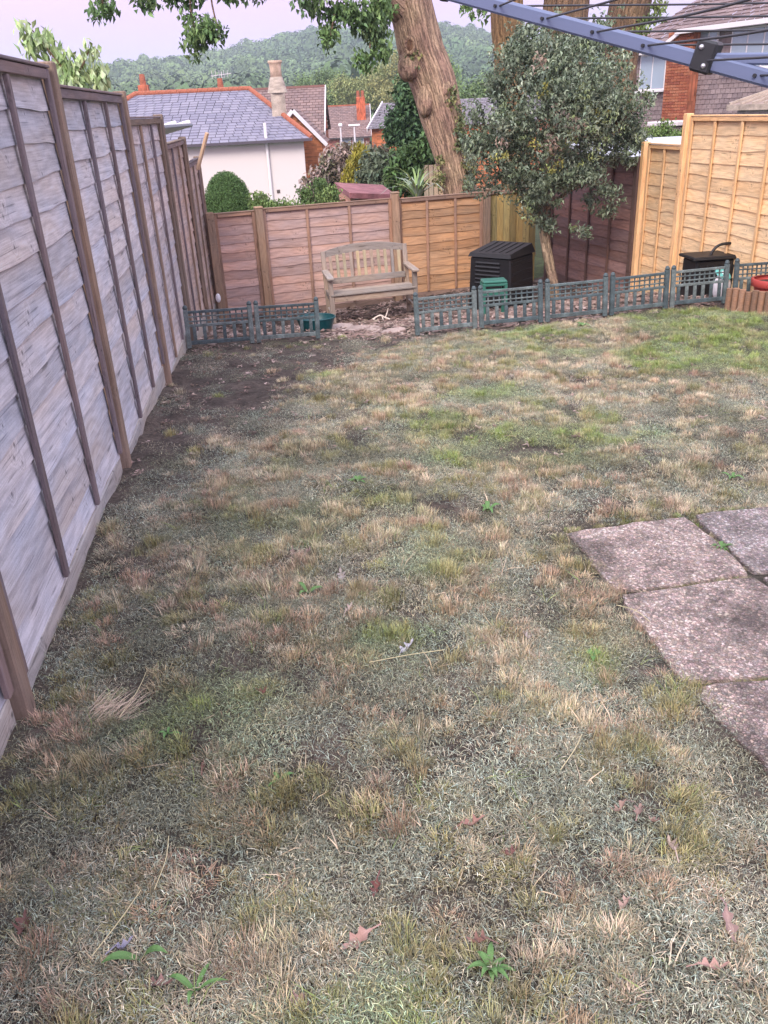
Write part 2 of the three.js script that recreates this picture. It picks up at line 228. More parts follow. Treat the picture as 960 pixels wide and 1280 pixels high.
{
  const paving = new THREE.Group(); paving.name = 'paving'; paving.userData = { kind: 'structure', label: 'patio of worn pinkish exposed aggregate slabs at the lawn edge', category: 'paving' }; scene.add(paving);
  const quads = [
    [[.76, 3.13], [1.325, 3.225], [1.385, 2.722], [.85, 2.65]], [[1.35, 3.235], [1.93, 3.31], [1.98, 2.80], [1.40, 2.728]], [[1.955, 3.315], [2.5, 3.38], [2.56, 2.9], [2.01, 2.825]],
    [[.86, 2.625], [1.388, 2.70], [1.43, 2.118], [.905, 2.08]], [[1.405, 2.705], [1.985, 2.782], [2.03, 2.19], [1.447, 2.12]], [[2.015, 2.78], [2.56, 2.85], [2.6, 2.27], [2.06, 2.205]],
    [[.915, 2.055], [1.435, 2.1], [1.52, 1.53], [1.04, 1.47]], [[1.46, 2.1], [2.03, 2.17], [2.1, 1.6], [1.55, 1.53]], [[1.06, 1.44], [1.53, 1.5], [1.6, .95], [1.15, .9]], [[1.555, 1.5], [2.12, 1.57], [2.18, 1.0], [1.63, .95]],
  ];
  quads.forEach((q, k) => {
    const sh = new THREE.Shape(), pts = [];
    for (let e = 0; e < 4; e++) { const a = q[e], b = q[(e + 1) % 4]; for (let i = 0; i < 7; i++) { let t = i / 7; const corner = i === 0 ? .012 + .014 * hash(k, e, 2) : 0, cx = (q[0][0] + q[2][0]) / 2, cd = (q[0][1] + q[2][1]) / 2; let x = mix(a[0], b[0], t), d = mix(a[1], b[1], t); x += (cx - x) * corner * 2 + (noise(x * 15, d * 15, 3) - .5) * .03; d += (cd - d) * corner * 2 + (noise(x * 15, d * 15, 8) - .5) * .03; pts.push([x, d]); } }
    pts.forEach(([x, d], i) => (i ? sh.lineTo(x, d) : sh.moveTo(x, d))); sh.closePath();
    const g = new THREE.ExtrudeGeometry(sh, { depth: .05, bevelEnabled: true, bevelThickness: .006, bevelSize: .006, bevelOffset: -.006, bevelSegments: 2 });
    const p = g.attributes.position, uv = g.attributes.uv, tx = (hash(k, 1) - .5) * .018, td = (hash(k, 2) - .5) * .018, cx = (q[0][0] + q[2][0]) / 2, cd = (q[0][1] + q[2][1]) / 2, lift = -.050 + .008 * hash(k, 3);
    for (let i = 0; i < p.count; i++) { const x = p.getX(i), d = p.getY(i), z = p.getZ(i); uv.setXY(i, x + k * .37 + z, d + k * .21 + z); p.setXYZ(i, x, z + lift + (x - cx) * tx + (d - cd) * td + landHeight(x, d), -d); }
    g.index || 0; const idx = []; for (let i = 0; i < p.count; i += 3) idx.push(i, i + 2, i + 1); g.setIndex(idx); const flat = g.toNonIndexed(); flat.computeVertexNormals();
    part(k ? 'slab_' + String(k).padStart(3, '0') : 'slab', flat, slabTones[k % 3 === 0 ? 0 : k % 3], paving);
  });
}

// ---------------------------------------------------------------- fences of overlapping boards
const boardShapes = new Map();
function boardGeometry(len, high, variant) {   // thin wedge board with a wavy lower edge; origin at its top left back
  const key = len.toFixed(2) + '|' + high.toFixed(3) + '|' + variant; if (boardShapes.has(key)) return boardShapes.get(key);
  const b = new Builder(), n = 11, u0 = hash(variant, 5) * 1.5, v0 = hash(variant, 9) * .56 + variant * .17, rows = [];
  for (let i = 0; i <= n; i++) { const x = len * i / n, w = (noise(i * .9, variant * 7.3, 6) - .5) * .022 + (noise(i * .35, variant * 3.1, 8) - .5) * .018, bow = (noise(i * .45, variant * 2.7, 12) - .5) * .006; rows.push({ x, y1: -high + w, t0: .007, t1: .019 + bow }); }
  const U = (x, y) => [x + u0, y + v0];
  for (let i = 0; i < n; i++) {
    const p = rows[i], q = rows[i + 1];
    b.quad([p.x, p.y1, p.t1], [q.x, q.y1, q.t1], [q.x, 0, q.t0], [p.x, 0, p.t0], U(p.x, p.y1), U(q.x, q.y1), U(q.x, 0), U(p.x, 0));
    b.quad([p.x, p.y1, p.t1 - .009], [q.x, q.y1, q.t1 - .009], [q.x, q.y1, q.t1], [p.x, p.y1, p.t1], U(p.x, p.y1 - .01), U(q.x, q.y1 - .01), U(q.x, q.y1), U(p.x, p.y1));
  }
  b.quad([len, 0, -.002], [0, 0, -.002], [0, -high, .005], [len, -high, .005], U(0, 0), U(len, 0), U(len, -high), U(0, -high));
  b.quad([0, 0, .007], [len, 0, .007], [len, 0, -.002], [0, 0, -.002], U(0, 0), U(len, 0), U(len, .01), U(0, .01));
  const g = b.geometry(false); boardShapes.set(key, g); return g;
}
const boxCache = new Map();
function stick(w, h, d, c = .003, v = 0) { const key = [w, h, d, c, v].map((q) => q.toFixed(3)).join(); if (!boxCache.has(key)) { let g = block(w, h, d, c); if (v) g = shiftUV(g, v * .37, v * .23); boxCache.set(key, g); } return boxCache.get(key); }
function lapPanel(o, s0, s1, yb, yt, { boards, frame, battens = 2, step = .125, sag = 0 }) {
  const len = s1 - s0 - .012, n = Math.round((yt - yb - .03) / step), st = (yt - yb - .03) / n;
  for (let i = 0; i < n; i++) {
    const m = part('board', boardGeometry(len, st + .03, Math.floor(rnd() * 9)), pick(boards), o, s0 + .006, yt - .012 - i * st, .004 + rr(-.002, .002));
    m.rotation.z = rr(-.003, .003) * (1 + sag); m.rotation.x = rr(-.006, .006);
  }
  const H = yt - yb, edge = .042;
  for (const s of [s0 + edge / 2, s1 - edge / 2]) part('batten', stick(edge, H, .02, .003, Math.floor(rnd() * 6) + 1), pick(frame), o, s, (yt + yb) / 2, .038);
  for (let k = 1; k <= battens; k++) { const m = part('batten', stick(.036, H - .045, .018, .003, Math.floor(rnd() * 6) + 1), pick(frame), o, mix(s0, s1, k / (battens + 1)) + rr(-.01, .01), (yt + yb) / 2 - .0225, .037); m.rotation.z = rr(-.005, .005); }
  part('top_rail', stick(len - edge * 2, .04, .02, .003, 2), pick(frame), o, (s0 + s1) / 2, yt - .022, .0385);
  part('cap_strip', stick(len + .004, .013, .058, .003, 3), pick(frame), o, (s0 + s1) / 2, yt + .0075, .026);
}
function fenceAt(name, label, a, b, group) {   // local x runs from a to b (x, d pairs), local z faces the garden
  const dx = b[0] - a[0], dz = -(b[1] - a[1]); const o = thing(name, label, 'fence', [a[0], 0, -a[1]], Math.atan2(-dz, dx), group); o.userData.run = undefined; delete o.userData.run; return o;
}
const alongGround = (o, s) => { const p = V(s, 0, 0).applyEuler(o.rotation).add(o.position); return landHeight(p.x, -p.z); };

{ // left boundary, weathered grey, stepping down the slope. Built from the far end so that the boards face the lawn
  const far = [leftFenceX(11.75), 11.75], near = [leftFenceX(-.4), -.4], o = fenceAt('board_fence', 'tall weathered grey overlapping board fence stepping down along the lawn', near, far);
  const total = Math.hypot(far[0] - near[0], far[1] - near[1]), S = (d) => (d + .4) / 12.15 * total;
  const grey = woodSet(190, 190, 197, .06, 6), mauve = woodSet(194, 188, 192, .06, 6), brownish = woodSet(190, 170, 162, .07, 6), frameGrey = woodSet(122, 110, 112, .08, 4), postBrown = woodSet(136, 118, 104, .07, 4), gravel = wood(fromSRGB(172, 168, 164));
  const posts = [.2, 2.1, 4.17, 6.12, 8.08, 10.0, 11.62];
  const tops = [1.93, 1.885, 1.815, 1.68, 1.46, 1.2];
  for (let i = 0; i < 6; i++) {
    const d0 = posts[i], d1 = posts[i + 1], s0 = S(d0) + .05, s1 = S(d1) - .05, gh = landHeight(-1.5, (d0 + d1) / 2), yb = Math.max(gh + .10, tops[i] - 1.8);
    lapPanel(o, s0, s1, yb, tops[i], { boards: i < 3 ? grey : i < 4 ? mauve : brownish, frame: i < 3 ? frameGrey : postBrown.concat(frameGrey), battens: i === 5 ? 1 : 2, step: .13 });
    const low = landHeight(-1.5, d1) - .12, hi = yb - .022; part('gravel_board', stick(s1 - s0 - .004, hi - low, .032, .005, i), gravel, o, (s0 + s1) / 2, (hi + low) / 2, .012);
  }
  posts.forEach((d, i) => { const g = landHeight(-1.5, d) - .25, t = Math.max(tops[Math.min(i, 5)], tops[Math.max(0, i - 1)]) + .03, m = part('post', stick(.066, t - g, .08, .006, i + 1), postBrown[i % 4], o, S(d), (t + g) / 2, .026); m.rotation.z = rr(-.004, .004); });
}
function alongFence(o, s, z = 0) { return V(s, 0, z).applyEuler(o.rotation).add(o.position); }
{ // low back fence, reddish, with a fresher orange panel
  const a = [-2.12, 11.42], b = [1.86, 12.66], o = fenceAt('low_board_fence', 'low reddish brown overlapping board fence behind the bench', a, b), L = Math.hypot(b[0] - a[0], b[1] - a[1]);
  const red = woodSet(194, 163, 152, .09, 6), orange = woodSet(186, 147, 112, .08, 5), frame = woodSet(158, 128, 110, .08, 4), post = woodSet(160, 134, 112, .06, 3), gravel = woodSet(140, 118, 108, .06, 2);
  const su = (px) => { let lo = 0, hi = L; for (let i = 0; i < 40; i++) { const m = (lo + hi) / 2, q = alongFence(o, m).sub(V(0, EYE, 0)).setY(.55 - EYE).applyMatrix4(toView); if (480 + FOCAL * q.x / -q.z < px) lo = m; else hi = m; } return lo; };
  const P = [0.05, su(322), su(492), su(606)];
  for (let i = 0; i < 3; i++) {
    const s0 = P[i] + .05, s1 = P[i + 1] - .05, g = alongGround(o, (s0 + s1) / 2), yb = g + .08; lapPanel(o, s0, s1, yb, .535 + (i === 1 ? .015 : 0), { boards: i === 2 ? orange : red, frame, battens: i === 0 ? 0 : 2, step: .118, sag: i === 0 ? 3 : 0 });
    part('gravel_board', stick(s1 - s0 - .004, .3, .03, .004, i), pick(gravel), o, (s0 + s1) / 2, yb - .162, .01);
  }
  P.forEach((s, i) => { const g = alongGround(o, s) - .2, t = .565 + (i === 2 ? .05 : 0); part('post', stick(.1, t - g, .1, .006, i + 1), post[i % 3], o, s, (t + g) / 2, .05); if (i > 0) part('post_cap', stick(.112, .025, .112, .008, i), post[(i + 1) % 3], o, s, t + .0135, .05); });
  // upright boards closing the corner
  const g2 = fenceAt('upright_board_fence', 'narrow yellowish green fence of upright boards behind the black bin', [alongFence(o, P[3] + .08).x, -alongFence(o, P[3] + .08).z], [2.42, 12.72]);
  const L2 = Math.hypot(2.42 - g2.position.x, 12.72 + g2.position.z), up = woodSet(172, 152, 98, .12, 6), n = 7;
  for (let i = 0; i < n; i++) { const w = L2 / n, y0 = alongGround(g2, 0) - .05, m = part('upright_board', stick(w - .006, .5 - y0, .018, .003, i + 1), pick(up), g2, (i + .5) * w, (.5 + y0) / 2, .01 + (i % 2) * .006); m.rotation.z = rr(-.004, .004); }
  part('top_rail', stick(L2, .045, .05, .004, 4), frame[1], g2, L2 / 2, .524, .018);
}
{ // right boundary: new orange panels, then an older dark one
  const a = [3.26, 10.42], b = [4.09, 5.6], o = fenceAt('new_board_fence', 'new bright orange overlapping board fence in two stepped heights', a, b), L = Math.hypot(b[0] - a[0], b[1] - a[1]);
  const pale = woodSet(240, 205, 158, .05, 7), frame = woodSet(238, 194, 142, .05, 4), S = (d) => (10.42 - d) / (10.42 - 5.6) * L;
  const P = [[10.36, 9.55, 1.165, 1], [9.5, 7.62, 1.45, 3], [7.54, 5.7, 1.55, 3]];
  for (const [d1, d0, t, nb] of P) lapPanel(o, S(d1) + .03, S(d0) - .03, t - 1.83, t, { boards: pale, frame, battens: nb, step: .13 });
  for (const [d, t] of [[10.4, 1.19], [9.525, 1.48], [7.58, 1.58], [5.66, 1.58]]) { const g = alongGround(o, S(d)) - .3; part('post', stick(.075, t - g, .08, .005, Math.round(d)), frame[Math.round(d) % 4], o, S(d), (t + g) / 2, .04); }
  const c = [2.66, 12.72], e = fenceAt('dark_board_fence', 'dark brown overlapping board fence behind the holly tree', c, [3.25, 10.52]), L3 = Math.hypot(3.25 - c[0], 10.52 - c[1]);
  const dark = woodSet(138, 108, 102, .12, 6), dframe = woodSet(100, 77, 70, .08, 4), h = L3 / 2;
  lapPanel(e, .05, L3 - .06, -.86, 1.0, { boards: dark, frame: dframe, battens: 3, step: .13 });
  for (const s of [0, L3 - .02]) part('post', stick(.085, 2.1, .085, .005, 2), dframe[1], e, s, -.02, .042);
}
// ---------------------------------------------------------------- garden furniture and small things
function at3(px, py, d) { const p = at(px, py, d); return [p.x, p.y, p.z]; }
{ // low plastic picket edging, one panel built and copied
  const teal = [plain(fromSRGB(103, 120, 122), .6), plain(fromSRGB(122, 136, 136), .65), plain(fromSRGB(86, 104, 109), .6)], spike = plain(fromSRGB(58, 52, 56), .7);
  const Lp = .64, Hp = .355;
  const weather = texture(256, 256, (u, v) => { const n = fbm(u * 5, v * 5, 33, 4, 5, 5), s = fbm(u * 40, v * 40, 35, 2, 40, 40), g = .80 + .45 * (n - .5) + .3 * (s - .5); return [g, g, g]; }, .3, .3); for (const m of teal) { m.map = weather; }
  function panel(label, p, q, group) {
    const len = Math.hypot(q.x - p.x, q.z - p.z), y0 = landHeight(p.x, -p.z), y1 = landHeight(q.x, -q.z), o = thing('picket_edging', label, 'edging', [p.x, y0, p.z], Math.atan2(-(q.z - p.z), q.x - p.x), group); o.rotation.order = 'YXZ'; o.rotation.z = Math.atan2(y1 - y0, len);
    const k = len / Lp, in0 = .032, in1 = len - .032;
    for (const s of [in0, in1]) { const po = part('post', block(.042, Hp, .038, .004), pick(teal), o, s, Hp / 2 + .02, 0); const g = new THREE.LatheGeometry([[0, .03], [.010, .028], [.019, .018], [.023, .004], [.021, -.006], [0, -.008]].reverse().map(([a, b]) => new THREE.Vector2(a, b)), 8); part('finial', g, teal[2], po, 0, Hp / 2 + .006, 0); part('ground_spike', block(.022, .16, .022, .004), spike, po, 0, -Hp / 2 - .07, 0); }
    const W = in1 - in0 - .034, C = (in0 + in1) / 2;
    for (const [y, h] of [[.345, .024], [.222, .024], [.065, .036]]) part('rail', block(W, h, .018, .003), pick(teal), o, C, y, 0);
    for (const y of [.262, .304]) part('lattice_bar', block(W, .012, .007, .001), pick(teal), o, C, y, .004);
    for (let i = 1; i <= 9; i++) part('lattice_bar', block(.014, .106, .006, .001), pick(teal), o, in0 + .017 + W * i / 10, .284, -.004);
    for (let i = 1; i <= 6; i++) part('picket', block(.032, .136, .010, .002), pick(teal), o, in0 + .017 + W * (i - .5) / 6, .145, 0);
    return o;
  }
  panel('grey green plastic picket edging panel touching the tall grey fence', miniLeft[0], miniLeft[1]);
  panel('grey green plastic picket edging panel in front of the teal tub', miniLeft[1], miniLeft[2]);
  const names = ['darkest blue grey plastic picket edging panel, at the open end beside the bench', 'blue grey plastic picket edging panel in front of the black compost bin', 'blue grey plastic picket edging panel in front of the holly trunk', 'blue grey plastic picket edging panel in front of the dark brown fence', 'blue grey plastic picket edging panel in front of the black basket'];
  for (let i = 0; i < 5; i++) panel(names[i], miniRight[i], miniRight[i + 1]);
  const e0 = at(914, 372, -miniRight[5].z + .06), e1 = at(985, 366, -miniRight[5].z - .03); e0.y = landHeight(e0.x, -e0.z); panel('blue grey plastic picket edging panel behind the log roll', e0, e1);
}
{ // log roll
  const o = thing('log_roll', 'short roll of upright brown half logs edging the lawn', 'edging', onGround(909, 389).toArray()), tan = woodSet(148, 116, 94, .1, 5), p0 = o.position.clone(), p1 = onGround(1010, 402);
  for (let i = 0; i < 13; i++) { const t = i / 12, x = mix(0, p1.x - p0.x, t), z = mix(0, p1.z - p0.z, t), g = new THREE.CylinderGeometry(.03, .03, .30, 8); part('log', g, pick(tan), o, x, .05 + rr(-.012, .012) + t * (p1.y - p0.y), z); }
}
{ // bench, weathered slats, facing the house
  const a = at(423, 407, 10.45), b = at(516, 396, 10.62), base = a.clone().add(b).multiplyScalar(.5), yaw = Math.atan2(-(b.z - a.z), b.x - a.x) - .02;
  const gy = (landHeight(a.x, -a.z) + landHeight(b.x, -b.z)) / 2, o = thing('garden_bench', 'weathered grey wooden two seat garden bench with slatted arched back', 'bench', [base.x, gy - .02, base.z], yaw);
  o.rotation.z = .025;
  const w = woodSet(156, 144, 134, .1, 6), pale = woodSet(182, 170, 142, .07, 4), W = 1.06, D = .5;
  for (const s of [-1, 1]) {
    part('leg', block(.058, .60, .058, .005), pick(w), o, s * W / 2, .30, 0);
    const r = part('leg', block(.058, .86, .05, .005), pick(w), o, s * W / 2, .42, -D - .01); r.rotation.x = -.12;
    part('armrest', block(.085, .035, D + .12, .008), pick(w), o, s * W / 2, .612, -D / 2 + .05);
    part('side_rail', block(.035, .07, D - .03, .004), pick(w), o, s * W / 2, .345, -D / 2);
    part('stretcher', block(.035, .045, D - .03, .004), pick(w), o, s * W / 2, .14, -D / 2);
  }
  part('apron', block(W - .05, .075, .028, .004), pick(w), o, 0, .345, 0);
  for (let i = 0; i < 5; i++) part('seat_slat', block(W + .02, .022, .072, .004), pick(w), o, 0, .397 - i * .004, .005 - i * .088);
  const back = part('back_rail', block(W - .05, .075, .03, .004), pick(w), o, 0, .48, -D + .02); back.rotation.x = -.12;
  const sh = new THREE.Shape(), n = 14; sh.moveTo(-W / 2 - .02, 0); for (let i = 0; i <= n; i++) { const t = i / n * 2 - 1; sh.lineTo(t * (W / 2 + .02), .065 + .075 * (1 - t * t)); } for (let i = n; i >= 0; i--) { const t = i / n * 2 - 1; sh.lineTo(t * (W / 2 + .0), .045 * (1 - t * t)); }
  const eg = new THREE.ExtrudeGeometry(sh, { depth: .03, bevelEnabled: true, bevelThickness: .004, bevelSize: .004, bevelSegments: 1 }); const tr = part('top_rail', metreUV(eg.index ? eg.toNonIndexed() : eg), w[1], o, 0, .765, -D - .085); tr.rotation.x = -.12;
  for (let i = 0; i < 11; i++) { const t = (i + .5) / 11 * 2 - 1, h = .27 + .045 * (1 - t * t), m = part('back_slat', block(.04, h, .015, .003), pick(i % 3 ? pale : w), o, t * (W / 2 - .04), .505 + h / 2, -D - .005 - h * .06); m.rotation.x = -.12; }
}
{ // black compost bin with louvred front and sloping lid
  const c = at(628, 372, 10.35), gy = landHeight(c.x, -c.z), o = thing('compost_bin', 'tall black plastic compost bin with louvred front and sloping lid', 'compost bin', [c.x + .03, gy - .02, c.z - .3], -.68);
  o.scale.setScalar(.93); const black = plain(fromSRGB(18, 18, 22), .5), dark = plain(fromSRGB(14, 14, 17), .6), trimBlack = black, H = .68, w0 = .325, w1 = .305;  // lid, ribs and louvres share the plain black of the body
  const taper = (g, h0, h1) => { const p = g.attributes.position; for (let i = 0; i < p.count; i++) { const t = clamp((p.getY(i) - h0) / (h1 - h0)), k = mix(1, w1 / w0, t); p.setX(i, p.getX(i) * k); p.setZ(i, p.getZ(i) * k); } g.computeVertexNormals(); return g; };
  part('body', taper(block(w0 * 2, H, w0 * 2, .02, 0, H / 2, 0), 0, H), black, o);
  const lid = new Builder(), W = w1 + .02, y0 = H + .004; const q = (x, y, z) => [x, y, z];
  { const f = y0 + .05, r = y0 + .12, B = [q(-W, y0, W), q(W, y0, W), q(W, y0, -W), q(-W, y0, -W)], T = [q(-W + .02, f, W - .02), q(W - .02, f, W - .02), q(W - .03, r, -W + .05), q(-W + .03, r, -W + .05)]; for (let i = 0; i < 4; i++) lid.quad(B[i], B[(i + 1) % 4], T[(i + 1) % 4], T[i]); lid.quad(T[0], T[1], T[2], T[3]); lid.quad(B[3], B[2], B[1], B[0]); }
  const lm = part('lid', lid.geometry(false), trimBlack, o); for (let i = -2; i <= 2; i++) { const rb = part('lid_rib', block(.02, .012, W * 1.5, .004), trimBlack, lm, i * .1, y0 + .089, 0); rb.rotation.x = .13; }
  for (let i = 0; i < 6; i++) { const y = H - .07 - i * .052, z = mix(w0, w1, y / H), m = part('louvre', block(.37, .030, .03, .006), trimBlack, o, -.03, y, z + .004); m.rotation.x = -.5; }
  part('hatch', block(.40, .26, .02, .006), dark, o, 0, .16, w0 - .012).rotation.x = -.06;
  for (let i = 0; i < 5; i++) { const y = H - .08 - i * .13, x = mix(w0, w1, y / H); part('side_rib', block(.014, .05, x * 1.7, .005), black, o, x + .002, y, 0); part('side_rib', block(.014, .05, x * 1.7, .005), black, o, -x - .002, y, 0); }
}
{ // small green stool
  const c = at(617, 375, 9.35), o = thing('step_stool', 'small green plastic stool in front of the compost bin', 'stool', [c.x, landHeight(c.x, -c.z) - .01, c.z], .03), m = plain(fromSRGB(46, 104, 90), .5), H = .40;
  part('top', block(.27, .03, .2, .01), m, o, 0, H - .015, 0); part('front_panel', block(.25, .07, .015, .005), m, o, 0, H - .12, .095); part('front_rail', block(.25, .025, .015, .004), m, o, 0, H - .045, .095);
  for (const s of [-1, 1]) { part('leg', block(.035, H - .035, .03, .006), m, o, s * .12, H / 2 - .01, .085); part('leg', block(.035, H - .035, .03, .006), m, o, s * .12, H / 2 - .01, -.085); part('side_panel', block(.012, .12, .15, .004), m, o, s * .125, H - .1, 0); }
}
{ // teal tub
  const c = onGround(394, 416), o = thing('plastic_tub', 'round teal plastic tub lying behind the picket edging', 'tub', [c.x, landHeight(c.x, -c.z - 0) - .01, c.z - .25], 0); o.position.y = landHeight(o.position.x, -o.position.z) - .01; o.scale.set(1, 1, .8);
  const m = plain(fromSRGB(16, 72, 78), .4, { side: THREE.DoubleSide }), V2 = (a, b) => new THREE.Vector2(a, b);
  part('bowl', new THREE.LatheGeometry([V2(0, .004), V2(.15, .004), V2(.165, .015), V2(.215, .165), V2(.208, .166), V2(.158, .022), V2(0, .016)], 32), m, o); part('rim', new THREE.TorusGeometry(.216, .009, 8, 36).rotateX(Math.PI / 2), m, o, 0, .167, 0);
}
{ // black basket with looped handle, bag, pot, plank
  const d = 8.55, c = at(880, 380, d), gy = landHeight(c.x, -c.z), o = thing('black_basket', 'black plastic basket with flat lid and looped handle by the orange fence', 'basket', [c.x, gy - .01, c.z], .12), m = plain(fromSRGB(18, 18, 21), .5);
  part('tub', block(.42, .40, .3, .02), m, o, 0, .20, 0); part('lid', block(.48, .03, .34, .01), m, o, -.01, .418, 0); part('lip', block(.5, .018, .03, .006), m, o, -.01, .41, .17);
  part('handle', tube([[-.02, .425, .05], [.0, .47, .05], [.05, .515, .05], [.14, .53, .05], [.2, .52, .05], [.215, .43, .05]], .014, 30, 8), m, o);
  for (let i = 0; i < 6; i++) part('slot_rib', block(.012, .30, .012, .003), m, o, -.17 + i * .07, .2, .155);
  const bg = new THREE.IcosahedronGeometry(.1, 4), p = bg.attributes.position; for (let i = 0; i < p.count; i++) { const q = V(p.getX(i), p.getY(i), p.getZ(i)), k = 1 + .35 * (fbm(q.x * 22 + 5, q.y * 22 + q.z * 15, 3, 3) - .5); p.setXYZ(i, q.x * k * .8, q.y * k * 1.35 + .125, q.z * k * .6); } bg.computeVertexNormals();
  const bp = at(899, 379, 8.15), bag = solo('plastic_bag', bg, plain(fromSRGB(214, 212, 218), .5), 'crumpled white plastic bag behind the edging, below a teal lid', 'bag'); bag.position.set(bp.x, landHeight(bp.x, -bp.z) - .005, bp.z);
  const lid = solo('teal_lid', new THREE.LatheGeometry([[0, .012], [.07, .014], [.085, .0], [.08, .0], [.066, .006], [0, .004]].map(([a, b]) => new THREE.Vector2(a, b)), 20), plain(fromSRGB(96, 176, 170), .5, { side: THREE.DoubleSide }), 'small teal plastic lid resting on the white bag', 'lid'); lid.position.set(bp.x, bag.position.y + .245, bp.z); lid.rotation.set(.5, 0, -.3);
  const r = at(955, 374, 7.55), pot = thing('plant_pot', 'red plastic plant pot with thick rim behind the log roll', 'plant pot', [r.x + .06, landHeight(r.x, -r.z) - .01, r.z]), red = plain(fromSRGB(172, 70, 64), .55, { side: THREE.DoubleSide });
  part('pot', new THREE.LatheGeometry([[0, 0], [.12, 0], [.165, .22], [.155, .22], [.112, .012], [0, .012]].map(([a, b]) => new THREE.Vector2(a, b * 1.05)), 28), red, pot); part('rim', new THREE.LatheGeometry([[.160, .195], [.182, .195], [.188, .255], [.165, .255]].map(([a, b]) => new THREE.Vector2(a, b)), 28), red, pot);
  part('compost', new THREE.CylinderGeometry(.155, .14, .03, 20), gritty(fromSRGB(86, 62, 52), 1), pot, 0, .205, 0);
  const pl = at(908, 348, 8.6), pk = solo('timber_stake', block(.10, .62, .025, .004, 0, .31, 0), wood(fromSRGB(150, 136, 76)), 'short yellow green timber stake standing against the orange fence', 'stake'); pk.position.set(pl.x, landHeight(pl.x, -pl.z) - .05, pl.z); pk.rotation.set(-.06, .9, .02);
}
{ // pale stone pieces, root and little tags at the back
  const stone = gritty(fromSRGB(190, 170, 162), .9, .003);
  const slabAt = (px, py, w, l, yaw, label) => { const c = onGround(px, py), sh = new THREE.Shape(); for (let i = 0; i < 14; i++) { const a = i / 14 * 6.283, r = 1 + .35 * (hash(i, px, 4) - .5); const x = Math.cos(a) * w * r, y = Math.sin(a) * l * r; i ? sh.lineTo(x, y) : sh.moveTo(x, y); } const g = new THREE.ExtrudeGeometry(sh, { depth: .035, bevelEnabled: true, bevelThickness: .008, bevelSize: .01, bevelSegments: 2 }).rotateX(-Math.PI / 2); const m = solo('stone_slab', g, stone, label, 'stone', 'pale stones on the soil'); m.position.set(c.x, landHeight(c.x, -c.z) - .012, c.z); m.rotation.y = yaw; m.rotation.x = .1; };
  slabAt(424, 412, .16, .12, .3, 'pale pinkish stone slab beside the teal tub'); slabAt(455, 413, .2, .09, -.1, 'pale flat stone between the tub and the bare path'); slabAt(492, 416, .13, .05, .4, 'small pale stone on the bare soil beside the picket edging');
  const c = onGround(476, 402), g = mergeGeometries([tube([[-.14, .02, .02], [-.08, .05, 0], [0, .085, .01], [.06, .05, 0], [.15, .02, .02]], .011, 20, 6), tube([[-.08, .05, 0], [-.1, .02, .07], [-.16, .01, .1]], .009, 10, 6), tube([[.02, .075, 0], [.03, .03, .06], [.02, .01, .11]], .008, 10, 6), tube([[.06, .05, 0], [.09, .12, -.03], [.1, .16, -.02]], .007, 10, 6)]); const m = solo('bleached_root', g, plain(fromSRGB(226, 214, 204), .8), 'bleached white forked root lying on soil before the bench', 'root'); m.position.set(c.x, soilTop(c.x, -c.z), c.z);
  const t = at(653, 344, 10.9), tg = thing('plant_label', 'small white plant label on a stick beside the holly trunk', 'plant label', [t.x, landHeight(t.x, -t.z) - .03, t.z], .2), hh = t.y - tg.position.y; part('stick', block(.014, hh, .008, .001), plain(fromSRGB(96, 76, 64)), tg, 0, hh / 2, 0); part('tag', block(.05, .065, .004, .001), plain(fromSRGB(236, 234, 232), .5), tg, 0, hh, .008).rotation.z = .2;
  const b = at(263, 373, 11.2), rag = solo('plastic_scrap', new THREE.SphereGeometry(.05, 12, 8).scale(.7, 1.2, .5), plain(fromSRGB(222, 224, 232), .5), 'scrap of white plastic caught on the grey fence corner', 'scrap'); rag.position.set(leftFenceX(11.2) + .1, b.y, -11.2);
  const s0 = at(247, 212, 10.2), s1 = at(259, 166, 10.15), off = solo('timber_offcut', bar(s0.toArray(), s1.toArray(), .045, .03), wood(fromSRGB(206, 178, 150)), 'pale broken timber offcut sticking up at the grey fence end', 'timber');
}
// ---------------------------------------------------------------- grass, clippings and litter
function inView(x, d, m = .5) { const q = V(x, landHeight(x, d) - EYE, -d).applyMatrix4(toView); const px = 480 + FOCAL * q.x / -q.z, py = 640 - FOCAL * q.y / -q.z, k = m * FOCAL / -q.z; return -q.z > .2 && px > -k && px < 960 + k && py < 1280 + k && py > 300; }
function blade(b, x, z, h, w, yaw, lean, bend, y0 = -.004) {
  const dx = Math.cos(yaw), dz = Math.sin(yaw), sx = -dz * w / 2, sz = dx * w / 2, m = h * .55, ox = x + dx * lean * .45, oz = z + dz * lean * .45, tx = x + dx * (lean + bend), tz = z + dz * (lean + bend);
  const A = [x - sx, y0, z - sz], B = [x + sx, y0, z + sz], C = [ox - sx * .85, m, oz - sz * .85], D = [ox + sx * .85, m, oz + sz * .85], T = [tx, h, tz]; b.quad(A, B, D, C); b.tri(C, D, T);
}
function tuftGeometry(seed, n, radius, h0, h1, width, splay) {
  const r = randomFrom(seed), b = new Builder();
  for (let i = 0; i < n; i++) { const a = r() * 6.283, q = Math.sqrt(r()) * radius, h = mix(h0, h1, r()), t = .62 + .62 * r(), w = .1 * (r() - .5); b.tone = [t * (1 + w), t, t * (1 - w)]; const out = a + (r() - .5) * 1.8; blade(b, Math.cos(a) * q, Math.sin(a) * q, h, width * (.7 + .6 * r()), out, h * splay * (.2 + r()), h * splay * r() * .8); }
  return b.geometry();
}
